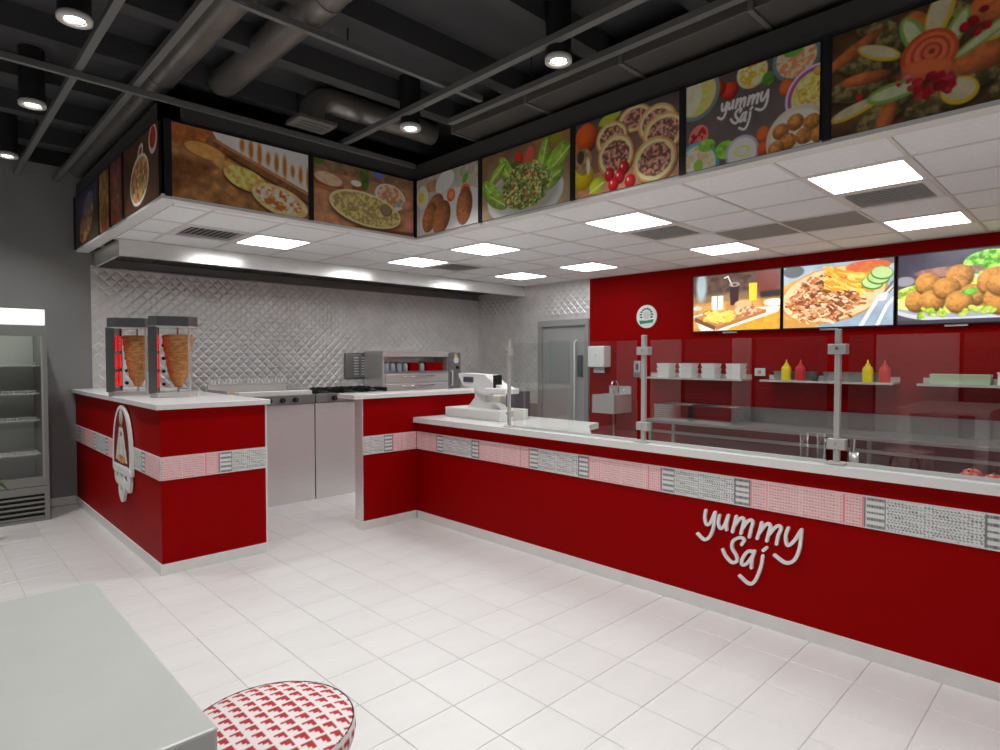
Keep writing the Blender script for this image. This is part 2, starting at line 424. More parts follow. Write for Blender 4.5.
for r_ in range(int((ZC-.95)/(D/2))):
    z = ZC-D/2-r_*D/2
    for c_ in range(22):
        y = YW-.02-D/2-c_*D-(D/2 if r_ % 2 else 0)
        if y-D/2 < 5.46: continue
        if 5.42 < y < 6.54 and z < 2.22: continue
        rest.add([(a+XR-.006, b+y, c+z) for a, b, c in dx.v], dx.f)
tag(ob('diamond_field', rest, CLAD, wr), kind='stuff')
# kitchen door in the side wall
dr = tag(empty('door_1', (XR, 5.98, 0)), kind='structure')
dg = mat('door_grey', (150, 148, 146), .5); dl = mat('door_leaf_grey', (176, 174, 172), .4, metal=.3)
ob('door_frame', MB().box(-.03, .06, .43, .5, 0, 2.16).box(-.03, .06, -.5, -.43, 0, 2.16).box(-.03, .06, -.43, .43, 2.07, 2.16), dg, dr)
lf = ob('door_leaf', MB().box(.02, .06, -.43, .43, .01, 2.07, .004), dl, dr)
ob('vision_panel', MB().box(.012, .03, -.1, .3, 1.2, 1.85), mat('door_window', (150, 150, 152), .15), lf)
ob('pull_bar', MB().tube([(.02, -.24, .62), (-.03, -.24, .65), (-.03, -.24, 1.82), (.02, -.24, 1.85)], .013), PLWHT, lf)
ob('lock_plate', MB().box(-.012, .02, -.36, -.28, 1.3, 1.62, .004), PLDG, lf)

# ------------------------------------------------------------------ bulkhead and suspended ceiling
bk = MB()
bk.box(XS, XC+.12, YB, YB+.12, ZC, 3.45).box(XS, XS+.12, YB, YW, ZC, 3.45).box(XC, XC+.12, YF, YB, ZC, 3.45)
struct('wall_bulkhead', bk, BULK)
tr = MB().box(XS-.012, XC+.1, YB-.012, YB+.1, ZC-.012, ZC+.02).box(XS-.012, XS+.1, YB+.1, YW, ZC-.012, ZC+.02).box(XC-.012, XC+.1, YF, YB-.012, ZC-.012, ZC+.02)
struct('trim_1', tr, TRIMW)
sc = struct('ceiling_suspended', MB().box(XS+.1, XR, YB+.1, YW, ZC+.03, ZC+.05).box(XC+.1, XR, YF, YB+.1, ZC+.03, ZC+.05), mat('ceiling_void', (90, 90, 90), .9))
gx = [4.155+.6*k for k in range(-5, 6)]; gy = [.88+.6*k for k in range(-6, 13)]
bars = MB()
for x in gx:
    if x < XS+.1: continue
    bars.box(x-.012, x+.012, (YF if x > XC+.1 else YB+.1), YW, ZC-.003, ZC+.02)
for y in gy:
    if y < YF: continue
    bars.box((XS+.1 if y > YB+.1 else XC+.1), XR, y-.012, y+.012, ZC-.003, ZC+.02)
bars.box(XR-.05, XR-.026, YF, YW, ZC-.004, ZC+.02)
ob('grid_bar', bars, CGRID, sc)
LIGHTS = {(4.455, y) for y in (-.62, 1.18, 2.98, 4.78, 5.98)} | {(6.255, y) for y in (-.62, 1.18, 2.98, 4.78, 5.98)} | {(2.655, 5.98)}
VENTS = {(5.055, 1.18), (5.055, 2.98), (5.055, 5.98), (2.055, 5.98)}
DARKT = {(5.655, 1.78), (5.655, 2.38)}
key = lambda x, y: (round(x, 2), round(y, 2))
lk = {key(*p) for p in LIGHTS}; vk = {key(*p) for p in VENTS}; dk = {key(*p) for p in DARKT}
ct = mesh('ceiling_tile', MB().box(-.287, .287, -.287, .287, 0, .018, .003), CTILE); ctd = mesh('return_tile', MB().box(-.287, .287, -.287, .287, 0, .018, .003), CTILED)
for i in range(-5, 6):
    for j in range(-6, 13):
        cx, cy = 4.155+.6*i+.3, .88+.6*j+.3
        k = key(cx, cy)
        if k in lk or k in vk: continue
        x0, x1, y0, y1 = cx-.287, cx+.287, cy-.287, cy+.287
        lim = (XC+.1 if cy < YB+.1 else XS+.1)
        if y1 < YF+.1 or x1 > XR+.55 or y0 > 6.85: continue
        if y0 < YB+.1 < y1 and cx < XC: y0 = YB+.1
        if y1 <= YB+.1 and x1 < XC+.15: continue
        x0 = max(x0, (XC+.1) if y1 < YB+.2 else XS+.1); x1 = min(x1, XR-.03); y1 = min(y1, YW)
        if y0 < YB and cx > XC-.3 and cx < XC+.1: x0 = max(x0, XC+.1)
        if x1-x0 < .05 or y1-y0 < .05: continue
        full = (x1-x0 > .57 and y1-y0 > .57)
        if full: link('return_tile' if k in dk else 'ceiling_tile', ctd if k in dk else ct, None, sc, (cx, cy, ZC+.002))
        else: ob('ceiling_tile', MB().box(x0, x1, y0, y1, ZC+.002, ZC+.02), CTILE, sc)
lw = {(4.455, 1.18): 'white square ceiling light panel beside the louvred vent above the glass posts', (6.255, 1.18): 'white square ceiling light panel nearest the falafel screen',
      (4.455, 2.98): 'white square ceiling light panel beside the vent in mid ceiling, near the pie poster', (6.255, 2.98): 'white square ceiling light panel above the sandwich and fries screen',
      (4.455, 4.78): 'white square ceiling light panel nearest the inner corner of the bulkhead', (6.255, 4.78): 'white square ceiling light panel nearest the round sign on the red wall',
      (4.455, 5.98): 'white square ceiling light panel with a vent beside it near the steel hood', (6.255, 5.98): 'white square ceiling light panel nearest the steel-clad corner and kitchen door',
      (2.655, 5.98): 'white square ceiling light panel above the gap between the two tall counters', (4.455, -.62): 'white square ceiling light panel past the end of the poster row', (6.255, -.62): 'white square ceiling light panel past the end of the screens'}
fr = MB().box(-.288, -.262, -.288, .288, -.004, .02).box(.262, .288, -.288, .288, -.004, .02).box(-.262, .262, -.288, -.262, -.004, .02).box(-.262, .262, .262, .288, -.004, .02)
frm = mesh('frame', fr, CGRID); dfm = mesh('diffuser', MB().box(-.262, .262, -.262, .262, -.002, .015), PANELGLOW)
for p in sorted(LIGHTS):
    o = tag(empty('ceiling_light', (p[0], p[1], ZC)), lw[p], 'ceiling light', 'square ceiling light panels')
    link('frame', frm, None, o); link('diffuser', dfm, None, o)
vl = {(5.055, 1.18): 'grey louvred ceiling vent against the biggest-looking light panel by the counter', (5.055, 2.98): 'grey louvred ceiling vent in the middle of the service ceiling', (5.055, 5.98): 'grey louvred ceiling vent near the steel hood', (2.055, 5.98): 'grey louvred ceiling vent above the meat roasters'}
vb = mesh('backing', MB().box(-.288, .288, -.288, .288, .02, .03), PLBLK)
vfr = mesh('frame', MB().box(-.288, -.24, -.288, .288, -.006, .02).box(.24, .288, -.288, .288, -.006, .02).box(-.24, .24, -.288, -.24, -.006, .02).box(-.24, .24, .24, .288, -.006, .02), CGRID)
lou = mesh('louvre', MB().box(-.002, .002, -.235, .235, -.012, .012).xf(Matrix.Rotation(R(62), 4, 'Y')), CGRID)
for p in sorted(VENTS):
    o = tag(empty('ceiling_vent', (p[0], p[1], ZC)), vl[p], 'vent', 'louvred ceiling vents')
    link('backing', vb, None, o); link('frame', vfr, None, o)
    for k in range(9): link('louvre', lou, None, o, (-.2+k*.05, 0, 0))

# ------------------------------------------------------------------ posters on the bulkhead
def art_flatbread(a):
    c = Cv(a, bg=(150, 108, 66), bg2=(128, 90, 54), seed=3, nz=.35, cells=9)
    c.poly([(0, 0), (.4, 0), (.25, .3), (0, .28)], (140, 82, 40), tex=.3)
    c.poly([(0, .42), (.3, .48), (.0, 1), (-.1, 1)], (98, 62, 34), soft=.1, tex=.3)
    c.poly([(.27, 0), (1.05, 0), (1.05, .62), (.3, .1)], (198, 190, 180), tex=.1)
    for k in range(9): c.el(.48+k*.065, .1+k*.035, .035, .1+.04*(k % 3), (150, 92, 36), ang=0, soft=.03)
    c.line([(.26, .16), (1.05, .74)], .13, (108, 70, 42), soft=.02, tex=.3); c.line([(.26, .22), (1.05, .80)], .03, (54, 34, 20), soft=.03); c.line([(.28, .12), (1.0, .62)], .02, (150, 108, 74))
    c.el(.22, .30, .29, .11, (184, 130, 72), ang=8, tex=.2); c.ring(.22, .30, .29, .11, .008, (120, 74, 34), 8)
    c.el(.38, .45, .24, .08, (166, 126, 74), ang=14, tex=.2, soft=.03)
    c.el(.50, .60, .325, .165, (70, 44, 24), ang=13, soft=.03); c.el(.505, .575, .32, .155, (206, 156, 74), ang=13, tex=.3, col2=(226, 186, 104))
    c.el(.765, .83, .46, .22, (80, 54, 32), ang=14, soft=.03); c.el(.77, .80, .45, .21, (190, 160, 112), ang=14, tex=.2)
    c.el(.76, .79, .36, .15, (214, 198, 168), ang=14, cells=18, col2=(150, 88, 40)); return c.c*1.08
def art_zaatar(a):
    c = Cv(a, bg=(126, 92, 66), bg2=(158, 112, 80), seed=8, nz=.2, cells=10)
    c.poly([(0, 0), (1, 0), (1, .18), (0, .18)], (112, 86, 62), tex=.3); c.el(.05, .02, .1, .07, (60, 84, 30)); c.el(.48, .17, .09, .2, (58, 84, 34), tex=.4); c.el(.62, .05, .12, .05, (72, 92, 150))
    c.el(.14, .36, .27, .13, (108, 62, 36), ang=6); c.el(.14, .3, .25, .1, (196, 168, 138), ang=6, tex=.2, col2=(176, 128, 112))
    c.line([(0, .44), (.5, .48)], .07, (140, 86, 54), soft=.02)
    c.el(.41, .36, .1, .09, (116, 64, 40)); c.el(.4, .27, .1, .05, (206, 190, 170))
    c.el(.75, .38, .32, .22, (196, 182, 168), ang=8); c.el(.75, .36, .27, .18, (150, 106, 80), ang=8, cells=20, col2=(196, 160, 130))
    c.el(.50, .73, .70, .27, (88, 54, 36), ang=6, soft=.04); c.el(.50, .67, .70, .28, (196, 182, 138), ang=6); c.el(.505, .67, .665, .25, (128, 116, 66), ang=6, cells=26, col2=(176, 160, 104))
    c.el(.70, .62, .12, .105, (96, 80, 58)); c.el(.70, .61, .1, .09, (116, 98, 72))
    c.el(.95, .46, .16, .1, (168, 118, 94), ang=-20, shade=.4); c.el(.84, .48, .04, .045, (70, 150, 170)); c.el(1.0, .8, .22, .16, (170, 116, 96), ang=-35, shade=.4)
    c.line([(.4, 1.0), (1, .96)], .06, (84, 44, 26), soft=.03); return c.c*1.08
def art_kibbeh(a):
    c = Cv(a, bg=(150, 144, 132), bg2=(190, 186, 180), seed=4, nz=.1)
    c.el(.28, .18, .2, .1, (160, 118, 84), tex=.2); c.el(.48, .17, .26, .17, (200, 196, 188), ang=-20, tex=.1); c.poly([(.7, 0), (1, -.05), (1, .25), (.75, .3)], (150, 146, 128), tex=.2)
    c.el(.1, .33, .17, .2, (196, 190, 172)); c.el(.08, .32, .09, .09, (210, 180, 40))
    c.el(.55, .8, .9, .45, (204, 202, 202), ang=-8, soft=.02); c.ring(.55, .8, .86, .42, .008, (176, 176, 178), -8)
    c.el(.8, .22, .06, .09, (84, 140, 44), ang=40)
    c.el(.58, .43, .11, .11, (212, 86, 40), tex=.2); c.el(.58, .43, .06, .06, (232, 130, 76)); c.el(.8, .41, .12, .1, (208, 88, 44), tex=.2)
    for x, y, rx, ry, an in ((.30, .58, .29, .20, -40), (.22, .70, .26, .18, -60), (.42, .76, .30, .21, -58), (.78, .66, .30, .19, -78)):
        c.el(x+.01, y+.02, rx, ry, (110, 66, 40), ang=an, soft=.02); c.el(x, y, rx, ry, (166, 104, 66), ang=an, tex=.2, cells=24, shade=.45)
    return c.c
def art_tabbouleh(a):
    c = Cv(a, bg=(104, 78, 54), bg2=(150, 128, 104), seed=6, nz=.2)
    c.poly([(.6, 0), (1, 0), (1, .3), (.75, .35)], (128, 92, 56)); c.el(.5, .75, .78, .42, (178, 180, 176), soft=.015); c.el(.5, .7, .7, .36, (150, 152, 146), soft=.05)
    c.el(.85, .06, .12, .08, (120, 120, 24)); c.el(.45, .2, .09, .1, (196, 44, 30), shade=.3); c.el(.57, .19, .08, .13, (214, 76, 60), ang=15); c.el(.41, .27, .1, .06, (60, 92, 44))
    for x, y, rx, ry, an in ((.3, .33, .28, .12, 60), (.2, .30, .22, .08, -35), (.13, .62, .30, .14, 48), (.2, .74, .24, .11, 30), (.72, .28, .30, .11, -75), (.82, .42, .36, .13, -50), (.9, .35, .26, .10, -35), (.78, .62, .28, .14, -20)):
        c.el(x, y, rx, ry, (132, 172, 58), ang=an, tex=.25, shade=.35); c.line([(x-rx/a*.8*math.cos(R(an)), y-rx*.8*math.sin(R(an))), (x+rx/a*.8*math.cos(R(an)), y+rx*.8*math.sin(R(an)))], .018, (196, 214, 130))
    c.el(.52, .62, .5, .34, (94, 124, 52), tex=.4, cells=30, col2=(154, 150, 92), wob=.15)
    c.bits(150, .52, .62, .47, .3, .026, [(60, 106, 40), (52, 92, 36), (180, 84, 56), (198, 190, 150), (110, 150, 60), (140, 70, 40)], seed=4)
    return c.c
def art_sfiha(a):
    c = Cv(a, bg=(62, 60, 60), bg2=(160, 108, 80), seed=7, nz=.15)
    c.poly([(0, .75), (1, .62), (1, 1), (0, 1)], (160, 112, 84), tex=.15)
    c.el(.36, .05, .18, .07, (150, 160, 40), ang=-15); c.el(.12, .22, .2, .2, (206, 84, 30), shade=.6); c.el(-.02, .4, .12, .18, (196, 110, 36), shade=.4)
    c.el(.08, .72, .19, .18, (206, 178, 20), shade=.35); c.el(.09, .52, .14, .18, (150, 120, 78), tex=.3); c.el(.06, .45, .06, .09, (60, 50, 48)); c.el(.14, .6, .03, .1, (226, 216, 190))
    for x, y, rx, ry in ((.60, .16, .25, .17), (.38, .32, .25, .22), (.80, .30, .27, .23), (.86, .44, .29, .24), (.42, .56, .28, .28), (.78, .74, .31, .28)):
        c.el(x+.01, y+.02, rx, ry, (92, 60, 36), soft=.02); c.el(x, y, rx, ry, (206, 152, 96), tex=.2, shade=.25); c.el(x, y, rx*.9, ry*.88, (226, 182, 132), tex=.1)
        c.el(x, y, rx*.74, ry*.72, (92, 58, 48), cells=34, col2=(184, 134, 116), wob=.1)
    for x, y in ((.36, .78), (.5, .74), (.46, .84), (.4, .92), (.56, .93)): c.el(x, y, .08, .09, (196, 22, 28), shade=.6); c.el(x-.02, y-.03, .015, .02, (250, 200, 200))
    c.el(.23, .88, .13, .1, (168, 190, 42), ang=-30, shade=.3); c.line([(.16, .96), (.3, .86)], .02, (216, 226, 120)); return c.c
def lettering(c, x, y, s, wd, col):
    for ch, st in LET:
        for p in st:
            q = [(x+u*s/c.a, y-v*s) for u, v in spline(p, 4)]; c.line(q, wd, col)
def art_slate(a):
    c = Cv(a, h=130, bg=(74, 66, 64), bg2=(86, 78, 76), seed=9, nz=.14)
    def bowl(x, y, r, rim, fill, col2=None, ry=None): c.el(x, y, r, ry or r, rim, shade=.2); c.el(x, y, r*.84, (ry or r)*.84, fill, cells=24, col2=col2, tex=.2)
    c.el(.36, .2, .1, .1, (190, 50, 26), shade=.5); c.el(.27, .14, .09, .09, (170, 40, 24), shade=.5)
    bowl(.08, .12, .3, (120, 140, 140), (206, 170, 130), (160, 170, 70)); c.el(.02, .12, .17, .22, (226, 190, 156), tex=.15)
    bowl(.53, .08, .17, (214, 190, 150), (226, 156, 60), (240, 206, 140)); c.el(.65, .2, .07, .07, (66, 110, 40), tex=.4)
    bowl(.84, .08, .24, (96, 122, 128), (214, 186, 150), (190, 110, 76)); c.el(.82, .0, .1, .06, (80, 140, 40)); c.el(.78, .36, .08, .09, (206, 92, 36), shade=.5)
    bowl(.98, .52, .3, (142, 72, 140), (222, 186, 92)); c.ring(.98, .52, .3, .3, .012, (206, 170, 200))
    c.bits(80, .98, .52, .22, .24, .035, [(226, 186, 90), (238, 204, 118), (206, 160, 70)], ar=.9, seed=8)
    c.el(.11, .62, .12, .14, (206, 110, 96), ang=20, tex=.1); c.bits(16, .11, .62, .09, .1, .025, [(150, 20, 30), (170, 30, 40)], seed=2)
    bowl(.1, .94, .27, (70, 160, 170), (224, 206, 186), (206, 150, 110)); c.el(.11, .95, .06, .07, (120, 160, 50)); c.el(.18, .74, .1, .07, (110, 160, 50), tex=.4); c.el(.33, .84, .12, .1, (112, 168, 50), tex=.4)
    bowl(.46, .92, .19, (170, 160, 180), (232, 232, 226)); c.ring(.46, .9, .08, .05, .012, (206, 206, 90)); c.el(.62, .78, .08, .09, (206, 96, 44), shade=.5); c.el(.62, .93, .07, .08, (200, 80, 40), shade=.5)
    bowl(.86, .9, .33, (190, 180, 160), (206, 196, 172))
    for x, y in ((.74, .8), (.84, .74), (.95, .78), (.79, .92), (.9, .9), (.71, .97), (1.0, .92)): c.el(x, y, .085, .085, (176, 116, 56), tex=.3, cells=30, shade=.5)
    lettering(c, .46, .47, .60, .026, (238, 236, 232)); return c.c
def art_dolma(a):
    c = Cv(a, bg=(84, 58, 34), bg2=(92, 62, 40), seed=11, nz=.4, cells=7); gr = (104, 88, 44)
    for x, y, rx, ry, an in ((.2, .36, .3, .12, 22), (.16, .58, .28, .12, 4), (.34, .82, .32, .12, -35), (.62, .86, .3, .14, -12), (.84, .7, .34, .13, -18), (.3, .14, .28, .12, 40), (.72, .16, .26, .11, -40), (.95, .42, .3, .1, -24), (.95, .84, .2, .1, -40)):
        c.el(x+.01, y+.03, rx, ry, (40, 28, 16), ang=an, soft=.04); c.el(x, y, rx, ry, gr, ang=an, tex=.4, cells=20, col2=(134, 118, 76), shade=.45)
    for x, y, rx, ry, an in ((.2, .5, .22, .06, 3), (.33, .9, .2, .07, -70), (.82, .6, .24, .12, -10), (.12, .22, .3, .06, -28), (.47, .14, .12, .1, 60), (.9, .15, .32, .13, -20), (.9, .26, .16, .1, 10)): c.el(x, y, rx, ry, (206, 112, 58), ang=an, tex=.2, shade=.45)
    for x, y, rx, ry, an in ((.28, .3, .2, .065, 28), (.14, .78, .22, .06, -15), (.6, .1, .24, .1, -72), (.7, .84, .14, .12, 20), (.9, .42, .14, .05, -20)): c.el(x, y, rx, ry, (214, 180, 40), ang=an); c.el(x-.005, y-.015, rx*.88, ry*.75, (206, 196, 160), ang=an, tex=.1)
    for x, y, rx, ry, an in ((.47, .26, .22, .09, 66), (.36, .7, .22, .085, -4), (.68, .3, .18, .07, -64), (.82, .42, .28, .05, -30)): c.el(x, y, rx, ry, (128, 168, 74), ang=an); c.el(x, y, rx*.85, ry*.62, (196, 206, 160), ang=an, tex=.1)
    for r, col in ((.22, (196, 78, 40)), (.185, (226, 112, 62)), (.15, (200, 72, 48)), (.125, (230, 120, 80)), (.085, (196, 64, 46)), (.06, (228, 116, 76)), (.025, (170, 50, 34))): c.el(.545+(.22-r)*.08, .45-(.22-r)*.1, r, r*.98, col, ang=-30, tex=.1)
    c.el(.54, .58, .2, .09, (216, 96, 52), ang=14, soft=.02); c.el(.54, .555, .17, .06, (226, 116, 66), ang=10, soft=.03)
    c.bits(22, .56, .74, .17, .11, .038, [(180, 14, 36), (206, 40, 60), (150, 8, 26)], ar=.8, seed=5); c.bits(8, .78, .3, .1, .12, .035, [(190, 16, 36), (160, 10, 26)], ar=.8, seed=6); c.bits(7, .42, .62, .1, .06, .03, [(200, 40, 50), (230, 120, 120)], seed=9); c.el(.17, .66, .03, .03, (200, 30, 40))
    return c.c*.8
def art_platter(a):
    c = Cv(a, bg=(62, 42, 26), bg2=(80, 52, 30), seed=12, nz=.3); c.el(.86, .18, .2, .2, (190, 180, 170)); c.el(.86, .16, .15, .15, (170, 40, 26), tex=.3); c.el(.52, .22, .16, .1, (196, 186, 176), ang=-30); c.el(.52, .22, .1, .06, (150, 40, 30), ang=-30)
    c.el(.48, .6, .5, .35, (196, 190, 180), ang=-12); c.el(.48, .6, .45, .3, (178, 134, 80), ang=-12, tex=.3, cells=16)
    c.bits(70, .48, .6, .4, .26, .05, [(196, 70, 40), (120, 150, 60), (206, 176, 120), (176, 110, 60), (90, 120, 50)], seed=3); return c.c
def art_strip(a, s, col):
    c = Cv(a, bg=col, seed=s, nz=.5, cells=8); c.bits(30, .5, .7, .2, .3, .06, [(150, 90, 40), (120, 60, 40), (170, 120, 60)], seed=s); c.el(.5, .93, .2, .08, (150, 50, 20), tex=.4); return c.c*.85
def art_night(a):
    c = Cv(a, bg=(40, 40, 66), bg2=(58, 44, 34), seed=15, nz=.3); c.el(.5, .62, .62, .3, (140, 90, 44), ang=-20, tex=.4, cells=12, col2=(178, 124, 64)); c.el(.55, .35, .5, .2, (88, 82, 100), ang=-16, tex=.4); c.bits(30, .5, .6, .5, .22, .07, [(170, 110, 50), (120, 70, 36), (150, 140, 130)], seed=5); return c.c*.95
PZ0, PZ1 = 2.752, 3.285
def poster(art, face, u0, u1, label):
    W = abs(u1-u0); H = PZ1-PZ0
    if face == 'y': org = (u0, YB, PZ0); ua = (1, 0, 0); nrm = (0, -1)
    else: org = ((XS if face == 'a' else XC), u0, PZ0); ua = (0, -1, 0); nrm = (-1, 0)
    o = tag(empty('food_poster', org), label, 'poster')
    if face == 'y':
        ob('backing_board', MB().box(0, W, -.02, 0, 0, H), FRAMEK, o)
        ob('frame_post', MB().box(-.045, 0, -.03, 0, -.005, H+.012), FRAMEK, o)
        ob('frame_rail', MB().box(0, W, -.022, 0, H, H+.012), FRAMEK, o)
        picture('print', art(W/H), W, H, PRINT, o, (0, -.0215, H), ua, gain=1.85)
    else:
        ob('backing_board', MB().box(-.02, 0, -W, 0, 0, H), FRAMEK, o)
        ob('frame_post', MB().box(-.03, 0, 0, .045, -.005, H+.012), FRAMEK, o)
        ob('frame_rail', MB().box(-.022, 0, -W, 0, H, H+.012), FRAMEK, o)
        picture('print', art(W/H), W, H, PRINT, o, (-.0215, 0, H), ua, gain=1.85)
    return o
poster(art_flatbread, 'y', 1.395, 2.45, 'wide brown poster of round flatbreads on burlap with a rolling pin')
poster(art_zaatar, 'y', 2.495, 3.535, 'poster of a large oval herb flatbread and hands on a wooden table')
poster(art_kibbeh, 'c', 4.79, 3.905, 'poster of brown fried kibbeh with tomato slices on a white plate')
poster(art_tabbouleh, 'c', 3.86, 2.89, 'poster of a chopped green salad with lettuce leaves in a white bowl')
poster(art_sfiha, 'c', 2.845, 2.0, 'poster of small round meat pies with red tomatoes and a cut lime')
poster(art_slate, 'c', 1.955, 1.168, 'dark slate poster with bowls of dips and chickpeas around white script lettering')
poster(art_dolma, 'c', 1.11, .32, 'poster of stuffed vine leaves with lemon slices and a carrot rose')
poster(art_sfiha, 'c', .275, -.70, 'poster of small meat pies hung after the vine leaf poster')
poster(art_platter, 'a', 5.85, 4.87, 'dark poster of a mixed oval platter on the bulkhead side by the duct')
poster(lambda a: art_strip(a, 21, (120, 60, 50)), 'a', 6.31, 5.895, 'narrow reddish food poster on the bulkhead side beside the oval platter poster')
poster(lambda a: art_strip(a, 22, (150, 110, 50)), 'a', 6.745, 6.355, 'narrow yellow-brown food poster on the bulkhead side, second from the oval platter poster')
poster(art_night, 'a', 7.88, 6.79, 'dark blue and brown food poster on the bulkhead side where it meets the grey wall')

# ------------------------------------------------------------------ overhead rails, ducts and downlights
def rail(name, x0, y0, x1, y1, z, lab, w=.022):
    if x0 == x1: mb = MB().box(-w, w, 0, y1-y0, -.02, .02)
    else: mb = MB().box(0, x1-x0, -w, w, -.02, .02)
    o = tag(empty(name, (x0, y0, z)), lab, 'rail', 'dark grey rails under the black ceiling')
    ob('rail_bar', mb, RAIL, o)
    n = 3; L_ = (y1-y0) if x0 == x1 else (x1-x0)
    for k in range(n):
        t = L_*(k+.5)/n; p = (0, t) if x0 == x1 else (t, 0)
        ob('hanger_rod', MB().tube([(p[0], p[1], .015), (p[0], p[1], ZTOP-z)], .005, 6), FRAMEK, o)
    return o
rail('ceiling_rail', .834, -.5, .834, YW-.005, 3.47, 'long dark rail nearest the drinks cooler, ending at the grey wall')
rail('ceiling_rail', 1.166, -.5, 1.166, YW-.005, 3.47, 'long dark rail alongside the thicker round duct')
rail('ceiling_rail', -3.6, 4.80, 3.54, 4.80, 3.424, 'dark cross rail running along the top of the flatbread posters', .018)
rail('ceiling_rail', -3.6, 3.385, 3.11, 3.385, 3.512, 'dark cross rail crossing under both round ducts', .018)
rail('ceiling_rail', 2.785, -1.5, 2.785, 5.05, 3.47, 'long dark rail next to the ceiling diffuser elbow', .026)
rail('ceiling_rail', 3.155, -1.5, 3.155, 3.8, 3.47, 'long dark rail beside the flat glossy duct', .026)
def arc(c, r, a0, a1, n, f): return [f(c[0]+r*math.cos(R(a0+(a1-a0)*k/n)), c[1]+r*math.sin(R(a0+(a1-a0)*k/n))) for k in range(n+1)]
d1 = tag(empty('round_duct', (1.36, -2.0, 3.64)), 'long round grey duct running back to the grey wall', 'duct')
ob('duct_pipe', MB().tube([(0, 0, 0), (0, YW+1.98, 0)], .108, 20), DUCT, d1)
cm = mesh('duct_collar', MB().tube([(0, -.03, 0), (0, .03, 0)], .114, 20), DUCT)
for y in (3.2, 5.0, 6.9, 8.6): link('duct_collar', cm, None, d1, (0, y, 0))
d2 = tag(empty('round_duct', (1.745, -2.0, 3.64)), 'shorter round grey duct with its end turned up above the flatbread poster', 'duct')
ob('duct_pipe', MB().tube([(0, 0, 0), (0, 6.7, 0)]+arc((6.7, .2), .2, -90, -30, 4, lambda a, b: (0, a, b))[1:], .1, 20), DUCT, d2)
for y in (3.4, 5.2): link('duct_collar', cm, None, d2, (0, y, 0)).scale = (.94, 1, .94)
d3 = tag(empty('supply_duct', (2.32, 4.5, 3.42)), 'bent grey duct with a square air diffuser at its lower end', 'duct')
ob('duct_pipe', MB().tube([(0, 0, .02), (0, 0, .06)]+arc((.17, .06), .17, 180, 90, 6, lambda a, b: (a, 0, b))[1:]+[(1.2, 0, .23)], .1, 18), DUCT, d3)
ob('diffuser_plate', MB().box(-.16, .16, -.12, .12, -.012, .02, .004), DUCT, d3)
for k in range(3): ob('diffuser_slot', MB().box(-.11, .11, -.07+k*.055, -.045+k*.055, -.018, -.010), RAIL, d3)
d4 = tag(empty('flat_duct', (3.57, 4.05, 3.5)), 'flat glossy grey rectangular duct above the salad and pie posters', 'duct')
FD = mat('glossy_duct', (112, 108, 104), .22, metal=.3)
for k in range(6): ob('duct_section', MB().box(-.2, .2, -.02-(k+1)*.85, -.05-k*.85, .0, .098, .004), FD, d4)
for k in range(6): ob('duct_flange', MB().box(-.215, .215, -.05-k*.85, -.02-k*.85, -.012, .105), RAIL, d4)
DL = [(.675, 6.97, 'hanging black cylinder downlight nearest the grey wall'), (.675, 5.45, 'hanging black cylinder downlight over the aisle beside the drinks cooler'), (.675, 3.93, 'hanging black cylinder downlight over the bar table aisle'),
      (2.86, 3.93, 'hanging black cylinder downlight next to the kibbeh poster'), (2.86, 2.42, 'hanging black cylinder downlight next to the meat pie poster'),
      (1.95, 2.0, None), (1.95, .6, None), (.675, 1.2, None), (2.2, -.9, None), (-1.5, 3.2, None), (-1.5, .4, None), (-1.5, 6.0, None), (.4, -1.5, None), (-3.2, 2.27, None), (-3.2, 5.07, None), (-3.2, 6.9, None)]  # last three, out of view, are added to brighten the shop-front piers
can = mesh('can_body', MB().lathe([(.078, .025), (.078, .40)], 24), FRAMEK)
rim = mesh('trim_ring', MB().lathe([(.052, .012), (.055, 0), (.082, 0), (.084, .02), (.078, .03)], 24), LAMPRIM)
lens = mesh('lens', MB().lathe([(.0, .012), (.045, .012), (.045, .02)], 20), LAMPGLOW)
for x, y, lab in DL:
    o = tag(empty('downlight', (x, y, 3.37)), lab or 'unseen black cylinder downlight over the dining floor beyond the bar table', 'downlight', 'cylinder downlights')
    link('can_body', can, None, o); link('trim_ring', rim, None, o); link('lens', lens, None, o)
    ld = bpy.data.lights.new('downlight_beam', 'SPOT'); ld.energy = SPOT_W; ld.spot_size = R(118); ld.spot_blend = 1.0; ld.shadow_soft_size = .045; ld.color = (1, .985, .975)
    lo_ = bpy.data.objects.new('downlight_beam', ld); C.objects.link(lo_); lo_.parent = o; lo_.location = (0, 0, -.012)

